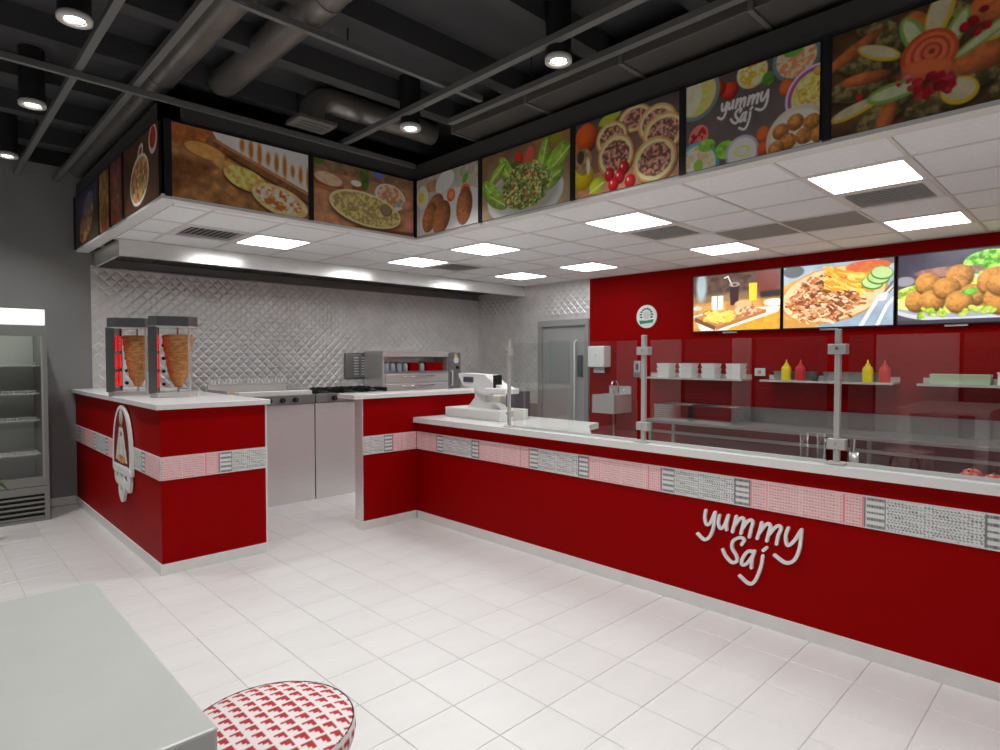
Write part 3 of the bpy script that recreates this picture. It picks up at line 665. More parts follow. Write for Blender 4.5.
# ------------------------------------------------------------------ counters with keffiyeh bands
ZB0, ZB1, BP = .69, .86, .598
def band_img(L_, pink, f0, n_per=200):
    """one 0.6 m printed panel; f0..f0+L_ is the part shown"""
    w = max(4, int(L_*n_per)); h = int((ZB1-ZB0)*n_per)
    u = (np.arange(w)+.5)/w*L_+f0; v = (np.arange(h)+.5)/h*(ZB1-ZB0)
    U, V = np.meshgrid(u, v)
    base = np.array((246, 206, 206) if pink else (226, 226, 224), float); ink = np.array((186, 98, 106) if pink else (84, 88, 92), float); edge = np.array((236, 130, 138) if pink else (120, 122, 124), float)
    out = np.zeros((h, w, 3))+base
    def mixm(m, col): out[:] = out*(1-m[..., None])+col*m[..., None]
    if pink:
        m = ((np.mod(U/.0155, 1) < .62) & (np.abs(np.mod(V/.0165+.12*np.sin(U*400), 1)-.5) < .17)).astype(float)*.75
    else:
        m = ((np.mod(U/.0155+.25*np.floor(np.mod(V/.014, 2)), 1) < .62) & (np.abs(np.mod(V/.014+.15*np.sin(U*400), 1)-.5) < .22)).astype(float)*.85
    mid = (U > .10) & (U < .50)
    sub = ((U > .014) & (U < .094)) | ((U > .506) & (U < .586))
    mixm(m*mid, ink)
    if pink: mixm(m*sub, ink)
    else: mixm(((np.abs(np.mod(V/.034, 1)-.5) < .2)*(.42+.4*(np.mod(U/.012, 1) < .6)))*sub, ink)
    ln = (((U > .094) & (U < .10)) | ((U > .5) & (U < .506)) | (U < .012) | (U > .588)).astype(float)
    mixm(ln, edge); mixm(((V < .008) | (V > ZB1-ZB0-.008)).astype(float)*.8, base)
    return out
def band(parent, face, c0, s0, s1, phase, org):
    """printed panels between s0 and s1 along the face (left to right); phase = s of the start of a pink panel"""
    k = math.floor((s0-phase)/BP); s = s0
    while s < s1-1e-4:
        k = math.floor((s-phase)/BP+1e-6); e = min(s1, phase+(k+1)*BP); img = band_img(e-s, k % 2 == 0, s-(phase+k*BP))
        d = .008
        if face == 'y':
            mb = MB().box(c0[0]+s, c0[0]+e, c0[1]-d, c0[1], ZB0, ZB1).xf(Matrix.Translation(-Vector(org)))
            p = ob('band_panel', mb, TRIMW, parent)
            picture('band_print', img, e-s-.002, ZB1-ZB0, CLOTHP, p, (c0[0]+s+.001-org[0], c0[1]-d-.0012-org[1], ZB1-org[2]), (1, 0, 0))
        else:
            mb = MB().box(c0[0]-d, c0[0], c0[1]-e, c0[1]-s, ZB0, ZB1).xf(Matrix.Translation(-Vector(org)))
            p = ob('band_panel', mb, TRIMW, parent)
            picture('band_print', img, e-s-.002, ZB1-ZB0, CLOTHP, p, (c0[0]-d-.0012-org[0], c0[1]-s-.001-org[1], ZB1-org[2]), (0, -1, 0))
        s = e
def counter(label, x0, x1, y0, y1, zt, low=False):
    o = tag(empty('serving_counter', (x0, y0, 0)), label, 'counter')
    ob('body', MB().box(0, x1-x0, 0, y1-y0, .075, zt, .002), RED, o)
    if low: ob('rear_body', MB().box(x1-x0, x1-x0+.52, 0, y1-y0-2.05, .075, .86, .002).box(x1-x0, x1-x0+.6, y1-y0-1.6, y1-y0, .075, zt, .002), RED, o)
    return o
# tall counter with the roasters
k1 = counter('tall red counter with a patterned band and an oval emblem, carrying two meat roasters', XA, 2.07, YB, YW-.02, 1.205)
ob('skirting', MB().box(-.012, .775, -.012, YW-.02-YB, 0, .078), SKIRT, k1)
ob('edge_strip', MB().box(.768, .782, -.004, .02, .078, 1.2), TRIMW, k1)
band(k1, 'x', (XA, YW-.02), 0, YW-.02-YB, (YW-.02-YB)-.37-BP*6, (XA, YB, 0))
band(k1, 'y', (XA, YB), 0, .77, -.198, (XA, YB, 0))
tag(ob('worktop', MB().box(XA-.035, 2.10, YB-.035, YW-.02, 1.205, 1.245, .004), WHITE), 'white worktop slab under the two meat roasters', 'worktop')
# tall return counter
k2 = counter('tall red counter return standing at right angles behind the register', 2.975, 4.64, YB, YB+.12, 1.205)
ob('skirting', MB().box(-.012, .59, -.012, .0, 0, .078).box(-.012, .0, 0, .12, 0, .078).box(0, 1.6, 0, .11, 0, .076), SKIRT, k2)
ob('end_panel', MB().box(-.012, .0, -.002, .12, .078, 1.205), STEEL, k2)
band(k2, 'y', (2.975, YB), 0, XC-2.975-.012, (XC-.285)-2.975, (2.975, YB, 0))
tag(ob('worktop', MB().box(2.87, 4.67, YB-.03, YB+.27, 1.205, 1.245, .004), WHITE), 'white worktop slab on the tall return counter behind the register', 'worktop')
# long counter
Y0 = YF+.05
k3 = counter('long red front counter with a patterned band and white script lettering', XC, 3.68, Y0, YB-.012, .95, True)
ob('skirting', MB().box(-.012, .1, 0, YB-.025-Y0, 0, .078), SKIRT, k3)
band(k3, 'x', (XC, YB-.012), 0, YB-Y0-.02, -.285, (XC, Y0, 0))
wt = MB().prism([(XC-.045, YB-.006), (XC-.045, Y0), (3.68, Y0), (3.68, 2.78), (4.2, 3.2), (4.42, 3.26), (4.42, YB-.006)], 'z', .951, 1.0)
tag(ob('worktop', wt, WHITE), 'long white worktop ledge carrying the glass guard posts and register', 'worktop')
# food wells behind the glass
WY = [2.6, 1.95, 1.3, .65, 0., -.65]
for k, y in enumerate(WY):
    o = tag(empty('food_pan', (3.87, y, .8605)), ['steel food pan of lettuce behind the glass guard', 'steel food pan of onions behind the glass guard', 'steel food pan of rice behind the glass guard', 'steel food pan of whole tomatoes behind the glass guard', 'steel food pan of cucumbers behind the glass guard', 'steel food pan of olives behind the glass guard'][k], 'food pan', 'food pans behind the glass')
    ob('pan', MB().box(-.14, .14, -.6, 0, 0, .012).box(-.15, -.14, -.6, 0, 0, .04).box(.14, .15, -.6, 0, 0, .04).box(-.15, .15, -.605, -.595, 0, .04).box(-.15, .15, -.005, .005, 0, .04), STEEL, o)
    fm = [LEAF, PLWHT, BOARD, TOM, LEAF, PLBLK][k]
    hp = MB()
    rg = random.Random(k)
    for q in range(26 if k != 3 else 1):
        hp.lathe([(.0, .012), (.028, .018), (.034, .03), (.02, .042), (0, .046)], 8, (rg.uniform(-.1, .1), rg.uniform(-.56, -.04)))
    if k != 3: tag(ob('filling', hp, fm, o), kind='stuff')
tomm = mesh('tomato_body', MB().lathe([(0, .004), (.024, .0), (.042, .016), (.046, .036), (.036, .06), (.016, .07), (0, .066)], 16), TOM)
stm = mesh('tomato_stem', MB().tube([(0, 0, .066), (.004, 0, .08)], .004, 6), LEAF)
for x, y, z in [(3.775+.09*i, .56-.1*j, .873) for i in range(3) for j in range(4)]+[(3.775, .52, .942), (3.775, .42, .942), (3.88, .52, .944)]:
    o = tag(empty('tomato', (x, y, z)), 'whole red tomato in the steel pan at the worktop edge', 'tomato', 'tomatoes in the steel pan')
    link('tomato_body', tomm, None, o); link('tomato_stem', stm, None, o)
tag(ob('serving_tongs', MB().tube([(3.65, .95, 1.007), (3.66, .90, 1.012), (3.64, .83, 1.007)], .006, 8).tube([(3.65, .95, 1.007), (3.645, .89, 1.014), (3.63, .83, 1.008)], .006, 8), PLBLK), 'small black serving tongs lying on the white ledge', 'tongs')

# raised lettering on the long counter
sg = tag(empty('lettering_sign', (XC, 1.545, .455)), 'raised white script letters reading yummy Saj on the red counter front', 'sign')
LS = .67
for ch, st in LET:
    mb = MB()
    for q_, p in enumerate(st): stroke(mb, [(u*LS, v*LS) for u, v in p], .0178, .0005, .016+.0009*q_, lambda u, v, d: (-d, -u, v))
    ob('letter', mb, PLWHT, sg)

# oval emblem on the side of the tall counter
em = tag(empty('arched_emblem', (XA, 5.83, .325)), 'raised white arched emblem with a robed figure and flowing script below', 'emblem')
def archpoly(w, z0, z1, n=16):
    r = w/2; p = [(-r, z0), (r, z0)]; hh = (z1-z0)*.80
    return p+[(r*math.cos(math.pi*k/n), z1-hh+hh*math.sin(math.pi*k/n)) for k in range(n+1)]
ob('arch_plate', MB().prism(archpoly(.62, .30, .86), 'x', -.03, -.0095), PLWHT, em)
W_, H_ = .5, .47
c = Cv(W_/H_, h=90, bg=(122, 8, 10), seed=2, nz=.05)
c.el(.5, .16, .12, .14, (225, 222, 216)); c.poly([(.42, .1), (.58, .1), (.60, .2), (.40, .2)], (205, 200, 194)); c.el(.5, .27, .085, .11, (196, 160, 130)); c.el(.5, .36, .08, .08, (110, 80, 66))
c.poly([(.38, .34), (.62, .34), (.88, .94), (.12, .94)], (228, 226, 222), tex=.06); c.poly([(.44, .4), (.5, .46), (.44, .52)], (120, 16, 16)); c.poly([(.56, .4), (.5, .46), (.56, .52)], (120, 16, 16))
c.el(.35, .74, .07, .16, (214, 206, 200), ang=30); c.el(.66, .74, .07, .16, (214, 206, 200), ang=-30); c.el(.5, .9, .3, .07, (206, 160, 96), tex=.3)
X_ = (c.X/c.a-.5)*W_; Y_ = (1-c.Y)*H_
inside = (X_/.248)**2+(np.maximum(Y_-.06, 0)/.405)**2 <= 1
c.line([(.02, .985), (.98, .985)], .02, (60, 30, 28))
picture('emblem_print', c.c, W_, H_, EMB, em, (-.0315, .25, .835), (0, -1, 0), keep=inside)
sw = MB()
for q_, p in enumerate(([(-.2, .30), (-.22, .22), (-.14, .19), (-.1, .25)], [(-.1, .27), (-.02, .2), (.05, .19), (.06, .27)], [(.06, .22), (.14, .18), (.2, .22), (.2, .30)], [(-.06, .2), (-.08, .1), (-.02, .03), (.03, .06)], [(.05, .2), (.06, .12), (.0, .06)], [(.16, .34), (.24, .25), (.22, .16)], [(-.24, .31), (.0, .315), (.25, .31)])):
    stroke(sw, [(u, .34-(.34-v)*.85) for u, v in p], .06, .0095, .03+.0008*q_, lambda u, v, d: (-d, -u, v))
ob('script_lettering', sw, PLWHT, em)

# ------------------------------------------------------------------ meat roasters
def octo(w, ch): return [(-w+ch, -w), (w-ch, -w), (w, -w+ch), (w, w-ch), (w-ch, w), (-w+ch, w), (-w, w-ch), (-w, -w+ch)]
RST = mat('roaster_steel', (112, 112, 114), .3, metal=.6, noise=.1)
def roaster(x, y, rz, label):
    o = tag(empty('meat_roaster', (x, y, 1.246), rz), label, 'roaster', 'vertical meat roasters')
    ob('base_tray', MB().prism(octo(.18, .06), 'z', 0, .035).prism(octo(.19, .06), 'z', .035, .042), STEEL, o)
    ob('back_column', MB().box(-.185, -.13, -.15, .15, .035, .60, .004), RST, o)
    for s in (-1, 1):
        ob('side_column', MB().box(-.185, -.12, s*.165-.02, s*.165+.02, .035, .60, .004), RST, o)
    for k, z in enumerate((.08, .24, .40)):
        for s in (-1, 1):
            h = ob('heater', MB().box(-.13, -.118, s*.085-.032, s*.085+.032, z, z+.13), HEAT, o)
            ob('heater_grille', MB().box(-.117, -.113, s*.07-.055, s*.07+.055, z+.06, z+.066).box(-.117, -.113, s*.07-.055, s*.07+.055, z+.1, z+.105), STEELD, h)
    ob('hood', MB().prism(octo(.185, .068), 'z', .60, .685), RST, o)
    ob('hood_rim', MB().prism(octo(.19, .07), 'z', .592, .604), STEEL, o)
    ob('spit', MB().tube([(.03, 0, .04), (.03, 0, .6)], .008, 8), CHROME, o)
    prof = [(.0, .075), (.03, .08), (.045, .12)]
    for k in range(14):
        z = .13+k*.03; r = .05+.068*(k/13)**.6+(.006 if k % 2 else 0); prof.append((r, z))
    prof += [(.11, .535), (.0, .54)]
    ob('meat_cone', MB().lathe(prof, 20, (.03, 0)), MEAT, o)
    for s in (-1, 1): ob('front_post', MB().tube([(.12, s*.17, .04), (.12, s*.17, .6)], .009, 8), STEEL, o)
    for k in range(4): ob('knob', MB().tube([(-.09, .187, .1+k*.115), (-.09, .215, .1+k*.115)], .016, 10), PLBLK, o)
    return o
roaster(1.475, 6.26, R(-22), 'vertical steel meat roaster with red heaters, standing nearer the grey wall')
roaster(1.665, 5.76, R(-18), 'vertical steel meat roaster with red heaters and a knob column, nearer the counter end')

# ------------------------------------------------------------------ drinks cooler
fx0, fx1, fy = .06, .975, 7.285
fg = tag(empty('drinks_cooler', ((fx0+fx1)/2, fy, 0)), 'grey upright glass door drinks cooler with a lit white header', 'cooler')
hw = (fx1-fx0)/2; dp = YW-fy-.03
ob('cabinet', MB().box(-hw, -hw+.04, .05, dp, .03, 2.05).box(hw-.04, hw, .05, dp, .03, 2.05).box(-hw+.04, hw-.04, .05, dp, 1.88, 2.05).box(-hw+.04, hw-.04, .05, dp, .03, .34), FRIDGE, fg)
ob('liner', MB().box(-hw+.04, hw-.04, dp-.03, dp, .34, 1.88), FRIDGEIN, fg)
ob('header_panel', MB().box(-hw+.01, hw-.012, .0, .05, 1.895, 2.045, .004), SIGNGLOW, fg)
df = ob('door_frame', MB().box(-hw, -hw+.035, 0, .05, .345, 1.885).box(hw-.035, hw, 0, .05, .345, 1.885).box(-hw+.035, hw-.035, 0, .05, 1.79, 1.885).box(-hw+.035, hw-.035, 0, .05, .345, .43), FRIDGE, fg)
ob('door_glass', MB().box(-hw+.035, hw-.035, .018, .03, .43, 1.79), DOORGLASS, df)
for q in (hw-.047, -hw+.035): ob('door_gasket', MB().box(q, q+.012, .005, .045, .43, 1.79), PLGRY, df)
ob('added_fill_strip', MB().box(-hw+.06, hw-.06, .065, .09, 1.845, 1.865), mat('cooler_fill_glow', (255, 255, 250), .5, emit=9), fg)  # hidden glowing strip added to brighten the cooler liner
for z in (.64, .97, 1.23, 1.50):
    s_ = ob('wire_shelf', MB().box(-hw+.05, hw-.05, .1, dp-.05, z, z+.008), PLWHT, fg)
    mb = MB().box(-hw+.06, hw-.08, .085, .092, z+.03, z+.036).box(-hw+.06, hw-.08, .085, .092, z-.004, z+.004)
    for k in range(32): xk = -hw+.07+k*(2*hw-.16)/31; mb.box(xk-.003, xk+.003, .084, .09, z, z+.034)
    ob('shelf_lip', mb, PLWHT, s_)
ob('lower_panel', MB().box(-hw, hw, .0, .05, .265, .34), FRIDGE, fg)
ob('grille_backing', MB().box(-hw+.03, hw-.04, .03, .05, .03, .265), PLBLK, fg)
ob('grille_frame', MB().box(-hw, -hw+.03, 0, .05, .03, .265).box(hw-.04, hw, 0, .05, .03, .265).box(-hw, hw, 0, .05, .0, .03), FRIDGE, fg)
sl = mesh('grille_slat', MB().box(-hw+.03, hw-.04, .0, .03, 0, .018, .002), FRIDGE)
for k in range(5): link('grille_slat', sl, None, fg, (0, 0, .035+k*.047))
# potted plant in front of the cooler, only a leaf tip reaches the frame
pp = tag(empty('potted_plant', (.33, 6.75, 0)), 'small potted plant with green leaves at the foot of the drinks cooler', 'plant')
ob('pot', MB().lathe([(.09, 0), (.12, .2), (.125, .21), (.11, .21), (.1, .18)], 20), POT, pp)
for k in range(12):
    a = k*2.4; l = .2+.06*(k % 3); h = .44+.05*(k % 4); ca, sa = math.cos(a), math.sin(a); w_ = .035
    p0, p1, p2, p3 = (0, 0, .19), (ca*l*.45, sa*l*.45, h), (ca*l*.8, sa*l*.8, h+.03), (ca*l, sa*l, h-.04)
    n_ = (-sa*w_, ca*w_, 0); mb = MB()
    V = [p0, tuple(p1[i]+n_[i] for i in range(3)), tuple(p1[i]-n_[i] for i in range(3)), tuple(p2[i]+n_[i]*.8 for i in range(3)), tuple(p2[i]-n_[i]*.8 for i in range(3)), p3]
    V += [(x, y, z+.003) for x, y, z in V]
    mb.add(V, [(0, 2, 1), (1, 2, 4, 3), (3, 4, 5), (6, 7, 8), (7, 9, 10, 8), (9, 11, 10)]); ob('leaf', mb, LEAF, pp)

# ------------------------------------------------------------------ kitchen
hd = tag(empty('exhaust_hood', (1.49, 6.8, 2.575)), 'long stainless steel exhaust hood under the ceiling along the clad wall', 'hood')
HL = XR-1.49-.01
ob('front_panel', MB().box(0, HL, 0, .02, 0, .162), STEEL, hd)
ob('end_panel', MB().box(0, .02, .02, YW-6.8-.02, 0, .162), STEEL, hd)
ob('back_panel', MB().box(.02, HL, YW-6.8-.03, YW-6.8-.012, 0, .162), STEELD, hd)
ob('gutter_lip', MB().box(.02, HL, .02, .06, .0, .01).box(.02, HL, YW-6.8-.07, YW-6.8-.03, 0, .01), STEELD, hd)
fm = mesh('grease_filter', MB().box(0, .48, .08, YW-6.8-.1, .09, .12), mat('filter_dark', (58, 56, 55), .5, metal=.6))
for k in range(11): link('grease_filter', fm, None, hd, (.05+k*.51, 0, 0))

def cook_unit(x0, x1, label, nk):
    o = tag(empty('cooking_station', (x0, 6.28, 0)), label, 'cooker'); w = x1-x0
    ob('front_panel', MB().box(0, w, 0, .02, .0, 1.075, .002), mat('satin_front', (232, 231, 230), .22, metal=.3, noise=.03, nscale=5, stretch=(1, 1, 14)), o)
    ob('body', MB().box(0.001, w-.001, .02, .85, .02, 1.07), STEELD, o)
    ob('control_strip', MB().box(0, w, -.012, .02, 1.08, 1.175, .003), STEELD, o)
    ob('hob_top', MB().box(0, w, .02, .87, 1.075, 1.17), STEELD, o)
    for k in range(nk):
        xx = w*(.52+.4*k/(nk)) if nk < 4 else w*(.2+.65*k/(nk-1))
        q = ob('knob', MB().tube([(xx, -.012, 1.125), (xx, -.045, 1.125)], .028, 14), PLBLK, o)
        ob('knob_grip', MB().box(xx-.005, xx+.005, -.055, -.044, 1.10, 1.15), PLDG, q)
    return o
u1 = cook_unit(2.15, 3.243, 'stainless griddle station with a slotted guard rail behind the counter gap', 3)
gr_ = MB().box(.2, 1.07, .63, .64, 1.285, 1.295).box(.2, 1.07, .63, .64, 1.335, 1.345)
for k in range(22): gr_.box(.2+k*.04, .222+k*.04, .63, .64, 1.29, 1.34)
ob('guard_rail', gr_, PLWHT, u1)
ob('guard_wall', MB().box(.18, 1.09, .64, .66, 1.17, 1.29).box(.18, .2, .1, .64, 1.17, 1.24), STEEL, u1)
ob('guard_wall', MB().box(1.07, 1.09, .1, .64, 1.17, 1.24), STEEL, u1)
u2 = cook_unit(3.257, 4.35, 'stainless gas range with four black knobs next to the griddle station', 4)
for ix in range(3):
    for iy in range(2):
        cx, cy = .22+ix*.33, .25+iy*.38
        ob('burner', MB().lathe([(.07, 1.17), (.07, 1.185), (.045, 1.19), (.045, 1.2), (0, 1.2)], 16, (cx, cy)), PLBLK, u2)
        ob('pan_grate', MB().box(cx-.14, cx+.14, cy-.006, cy+.006, 1.205, 1.217).box(cx-.006, cx+.006, cy-.14, cy+.14, 1.205, 1.217).box(cx-.14, cx-.128, cy-.14, cy+.14, 1.17, 1.217).box(cx+.128, cx+.14, cy-.14, cy+.14, 1.17, 1.217), PLBLK, u2)
tag(ob('cutting_board', MB().box(2.42, 3.22, 6.285, 6.42, 1.176, 1.222, .004), BOARD), 'long white cutting board along the front of the griddle station', 'cutting board')
for k, (x, y, r, l) in enumerate(((2.53, 6.58, .11, 'round golden flatbread on the griddle nearest the roasters'), (2.78, 6.62, .12, 'round golden flatbread in the middle of the griddle'), (3.05, 6.58, .1, 'round pale flatbread on the griddle nearest the gas range'))):
    tag(ob('flatbread', MB().lathe([(0, 1.172), (r, 1.174), (r*1.02, 1.186), (r*.8, 1.2), (r*.3, 1.212), (0, 1.208)], 18, (x, y)), BREADM if k < 2 else BOARD), l, 'flatbread', 'flatbreads on the griddle')
# vent plate on the clad wall
wv = tag(empty('wall_vent', (4.80, YW-.016, 1.465)), 'rounded steel vent plate with two slot columns on the clad wall', 'vent')
ob('plate', MB().box(-.24, .24, -.03, -.002, -.19, .19, .02), mat('vent_plate', (150, 148, 146), .4, metal=.6), wv)
for sx in (-.06, .06):
    for k in range(7): ob('slot', MB().box(sx-.035, sx+.035, -.036, -.03, -.13+k*.04, -.115+k*.04), PLWHT, wv)
# warming cabinet with shelf and control panel
wc = tag(empty('warming_cabinet', (4.88, 7.4, 0)), 'wide stainless warming cabinet with an open jar shelf and a dial panel', 'cabinet')
CW = 1.46
ob('carcass', MB().box(0, CW, .35, .5, 0, 1.68).box(0, .03, 0, .35, 0, 1.68).box(CW-.26, CW, 0, .35, 0, 1.68).box(.03, CW-.26, 0, .35, 1.6, 1.68).box(.03, CW-.26, 0, .35, 0, 1.36), STEEL, wc)
ob('shelf_board', MB().box(.03, CW-.26, -.02, .34, 1.36, 1.385), STEELD, wc)
for z0, z1 in ((.95, 1.07), (1.09, 1.2), (1.22, 1.34)):
    d_ = ob('drawer', MB().box(.04, CW-.27, -.02, 0, z0, z1, .004), STEEL, wc); ob('drawer_handle', MB().tube([(.3, -.02, z1-.03), (.3, -.045, z1-.03), (.9, -.045, z1-.03), (.9, -.02, z1-.03)], .007, 8), CHROME, d_)
cp = ob('control_panel', MB().box(CW-.25, CW-.005, -.012, 0, 1.1, 1.66), STEELD, wc)
ob('dial', MB().tube([(CW-.1, -.012, 1.545), (CW-.1, -.025, 1.545)], .05, 20), PLWHT, cp)
ob('panel_knob', MB().tube([(CW-.08, -.012, 1.43), (CW-.08, -.04, 1.43)], .025, 14), PLBLK, cp)
ob('warning_label', MB().prism([(CW-.145, 1.6), (CW-.06, 1.6), (CW-.1, 1.655)], 'y', -.016, -.012), YEL, cp)
ob('door_pull', MB().tube([(CW-.2, -.012, 1.38), (CW-.2, -.05, 1.38), (CW-.2, -.05, 1.15), (CW-.2, -.012, 1.15)], .012, 8), PLWHT, cp)
jb = mesh('jar_body', MB().lathe([(.035, 0), (.04, .01), (.04, .09), (.028, .11), (.028, .115)], 14), mat('jar_glass', (170, 176, 180), .2)); jl = mesh('jar_lid', MB().lathe([(.031, .115), (.031, .135), (0, .137)], 14), PLDG)
for k, x in enumerate((4.98, 5.09, 5.2, 5.31, 5.62)):
    o = tag(empty('jar', (x, 7.46, 1.3855)), 'small grey lidded jar on the warming cabinet shelf', 'jar', 'jars on the warming cabinet shelf'); link('jar_body', jb, None, o); link('jar_lid', jl, None, o)
for k, (x0, x1, l) in enumerate(((5.40, 5.55, 'small dark red box between the jars on the warming cabinet shelf'), (5.70, 6.02, 'wide dark red box at the dial end of the warming cabinet shelf'))):
    o = tag(empty('storage_box', (x0, 7.45, 1.3855)), l, 'box'); ob('box_body', MB().box(0, x1-x0, 0, .12, 0, .11, .003), RED, o); ob('box_lid', MB().box(-.003, x1-x0+.003, -.003, .123, .11, .125), RED, o)

# back prep counter along the red wall
pt = tag(empty('prep_table', (6.5, -.4, 0)), 'long stainless prep table with an upstand along the red wall', 'table')
PL = 4.5
PST = mat('dimmed_steel', (170, 168, 166), .35, metal=.7, noise=.05)  # steel colour darkened to carry the dimness behind the guard glass
ob('table_top', MB().box(0, .66, 0, PL, .795, .83, .003), PST, pt)
ob('upstand', MB().box(.63, .66, 0, PL, .83, 1.0), PST, pt)
ob('lower_rail', MB().box(.02, .06, 0.02, PL-.02, .675, .705), PST, pt)
ob('under_shelf', MB().box(.04, .62, .02, PL-.02, .3, .32), PST, pt)
lg = mesh('leg', MB().box(-.02, .02, -.02, .02, 0, .795), PST)
for y in (.06, 2.2, 4.44):
    for x in (.05, .6): link('leg', lg, None, pt, (x, y, 0))
trm = mesh('tray', MB().box(-.15, .15, -.22, .22, 0, .006).box(-.16, -.15, -.23, .23, 0, .022).box(.15, .16, -.23, .23, 0, .022).box(-.15, .15, -.23, -.22, 0, .022).box(-.15, .15, .22, .23, 0, .022).box(-.18, -.16, -.25, .25, .02, .024).box(.16, .18, -.25, .25, .02, .024).box(-.16, .16, -.25, -.23, .02, .024).box(-.16, .16, .23, .25, .02, .024), CHROME)
for cy, nm in ((3.83, 'nearer the hand sink'), (3.3, 'farther from the hand sink')):
    for k in range(7):
        tag(link('tray', trm, None, None, (6.82, cy, .831+k*.026)), 'shallow steel tray in the stack on the prep table, %s' % nm, 'tray', 'steel trays on the prep table')
# hand sink
sk = tag(empty('hand_sink', (6.75, 4.73, .83)), 'small wall-hung steel hand sink with a chrome faucet', 'sink')
ob('basin', MB().box(0, .42, 0, .02, 0, .25).box(0, .42, .34, .36, 0, .25).box(0, .02, .02, .34, 0, .25).box(.3, .42, .02, .34, 0, .25).box(.02, .3, .02, .34, 0, .05), STEEL, sk)
ob('splash_back', MB().box(.4, .42, -.0, .36, .25, .36), STEEL, sk)
fc = ob('faucet', MB().tube([(.36, .18, .25), (.36, .18, .36)]+arc((.28, .36), .08, 0, 170, 6, lambda a, b: (a, .18, b))[1:], .012, 10), CHROME, sk)
for s in (-1, 1): ob('faucet_handle', MB().tube([(.36, .18+s*.07, .25), (.36, .18+s*.07, .29), (.33, .18+s*.11, .31)], .009, 8), CHROME, fc)
ob('support_leg', MB().tube([(.06, .04, 0), (.06, .04, -.83)], .014, 8), CHROME, sk)
td = tag(empty('towel_dispenser', (XR-.025, 5.22, 1.42)), 'white paper towel dispenser on the red wall above the sink', 'dispenser')
ob('housing', MB().box(-.18, 0, -.14, .14, .03, .33, .015), PLWHT, td); ob('paper_slot', MB().box(-.16, -.02, -.1, .1, .02, .034), PLDG, td); ob('paper_sheet', MB().box(-.1, -.09, -.09, .09, -.05, .03), PLWHT, td); ob('lock', MB().tube([(-.18, 0, .2), (-.184, 0, .2)], .012, 10), PLGRY, td)
sd = tag(empty('soap_dispenser', (XR-.025, 4.585, 1.3)), 'narrow grey soap dispenser on the red wall beside the first shelf', 'dispenser')
ob('housing', MB().box(-.1, 0, -.055, .055, .02, .24, .01), PLGRY, sd); ob('pump_bar', MB().box(-.112, -.1, -.05, .05, .03, .09, .004), STEELD, sd); ob('sight_glass', MB().box(-.104, -.1, -.02, .02, .12, .2), PLDG, sd)
# shelves
def shelf(y0, y1, label):
    o = tag(empty('wall_shelf', (XR-.025, (y0+y1)/2, 1.335)), label, 'shelf'); h = abs(y1-y0)/2
    ob('shelf_board', MB().box(-.29, 0, -h, h, -.022, 0, .002), STEEL, o); ob('shelf_upstand', MB().box(-.012, 0, -h, h, 0, .05), STEEL, o)
    return o
shelf(3.06, 4.42, 'steel wall shelf stacked with white food boxes'); shelf(1.557, 2.852, 'steel wall shelf with yellow and red sauce bottles'); shelf(-.2, 1.36, 'steel wall shelf with a pale green box')
bxm = mesh('food_box', MB().add([(-.078, -.078, 0), (.078, -.078, 0), (.078, .078, 0), (-.078, .078, 0), (-.09, -.09, .058), (.09, -.09, .058), (.09, .09, .058), (-.09, .09, .058)], [(0, 3, 2, 1), (4, 5, 6, 7), (0, 1, 5, 4), (1, 2, 6, 5), (2, 3, 7, 6), (3, 0, 4, 7)]), PLWHT)
for q, y in enumerate((4.09, 3.78, 3.48, 3.17)):
    for k in range(3):
        tag(link('food_box', bxm, None, None, (6.99, y, 1.336+k*.06)), 'white takeaway food box in stack %s from the soap dispenser' % ('first', 'second', 'third', 'fourth')[q]+(', bottom one', ', middle one', ', top one')[k], 'food box', 'stacked white food boxes')
o = tag(empty('switch_box', (XR-.025, 2.96, 1.37)), 'small white switch box on the red wall between two shelves', 'switch'); ob('box_cover', MB().box(-.03, 0, -.06, .06, 0, .09, .006), PLWHT, o); ob('rocker', MB().box(-.036, -.03, -.02, .02, .025, .065), PLGRY, o)
bb = MB().lathe([(.048, 0), (.05, .01), (.05, .12), (.042, .15), (.02, .165)], 16)
def bottle(y, m, label):
    o = tag(empty('sauce_bottle', (6.99, y, 1.3355)), label, 'bottle', 'squeeze bottles on the shelf'); n = m.name
    link('bottle_body', bpy.data.meshes.get('bottle_'+n) or mesh('bottle_'+n, bb, m), None, o)
    c_ = ob('cap', MB().lathe([(.022, .16), (.024, .178), (.012, .184)], 12), m, o); ob('nozzle', MB().lathe([(.011, .184), (.004, .225), (0, .226)], 10), m, c_)
bottle(2.60, YEL, 'yellow squeeze bottle next to the small black cup'); bottle(2.45, KETCH, 'red squeeze bottle next to the small black cup')
bottle(1.80, YEL, 'yellow squeeze bottle at the end of the shelf away from the black cup'); bottle(1.65, KETCH, 'red squeeze bottle at the very end of its shelf')
o = tag(empty('black_cup', (6.99, 2.30, 1.3355)), 'small black cup beside the red squeeze bottle', 'cup'); ob('cup_wall', MB().lathe([(.028, 0), (.036, .075), (.032, .075), (.026, .01), (0, .01)], 14), PLBLK, o); ob('cup_rim', MB().lathe([(.036, .07), (.039, .073), (.036, .077)], 14), PLDG, o)
for y0, y1, l in ((2.34, 2.76, 'grey storage tray behind the bottles by the black cup'), (1.72, 2.24, 'grey storage tray behind the bottles at the shelf end')):
    o = tag(empty('storage_tray', (7.06, y0, 1.3355)), l, 'tray'); ob('tray_body', MB().box(0, .08, 0, y1-y0, 0, .09, .004), STEELD, o); ob('tray_rim', MB().box(-.006, .086, -.006, y1-y0+.006, .085, .094), STEELD, o)
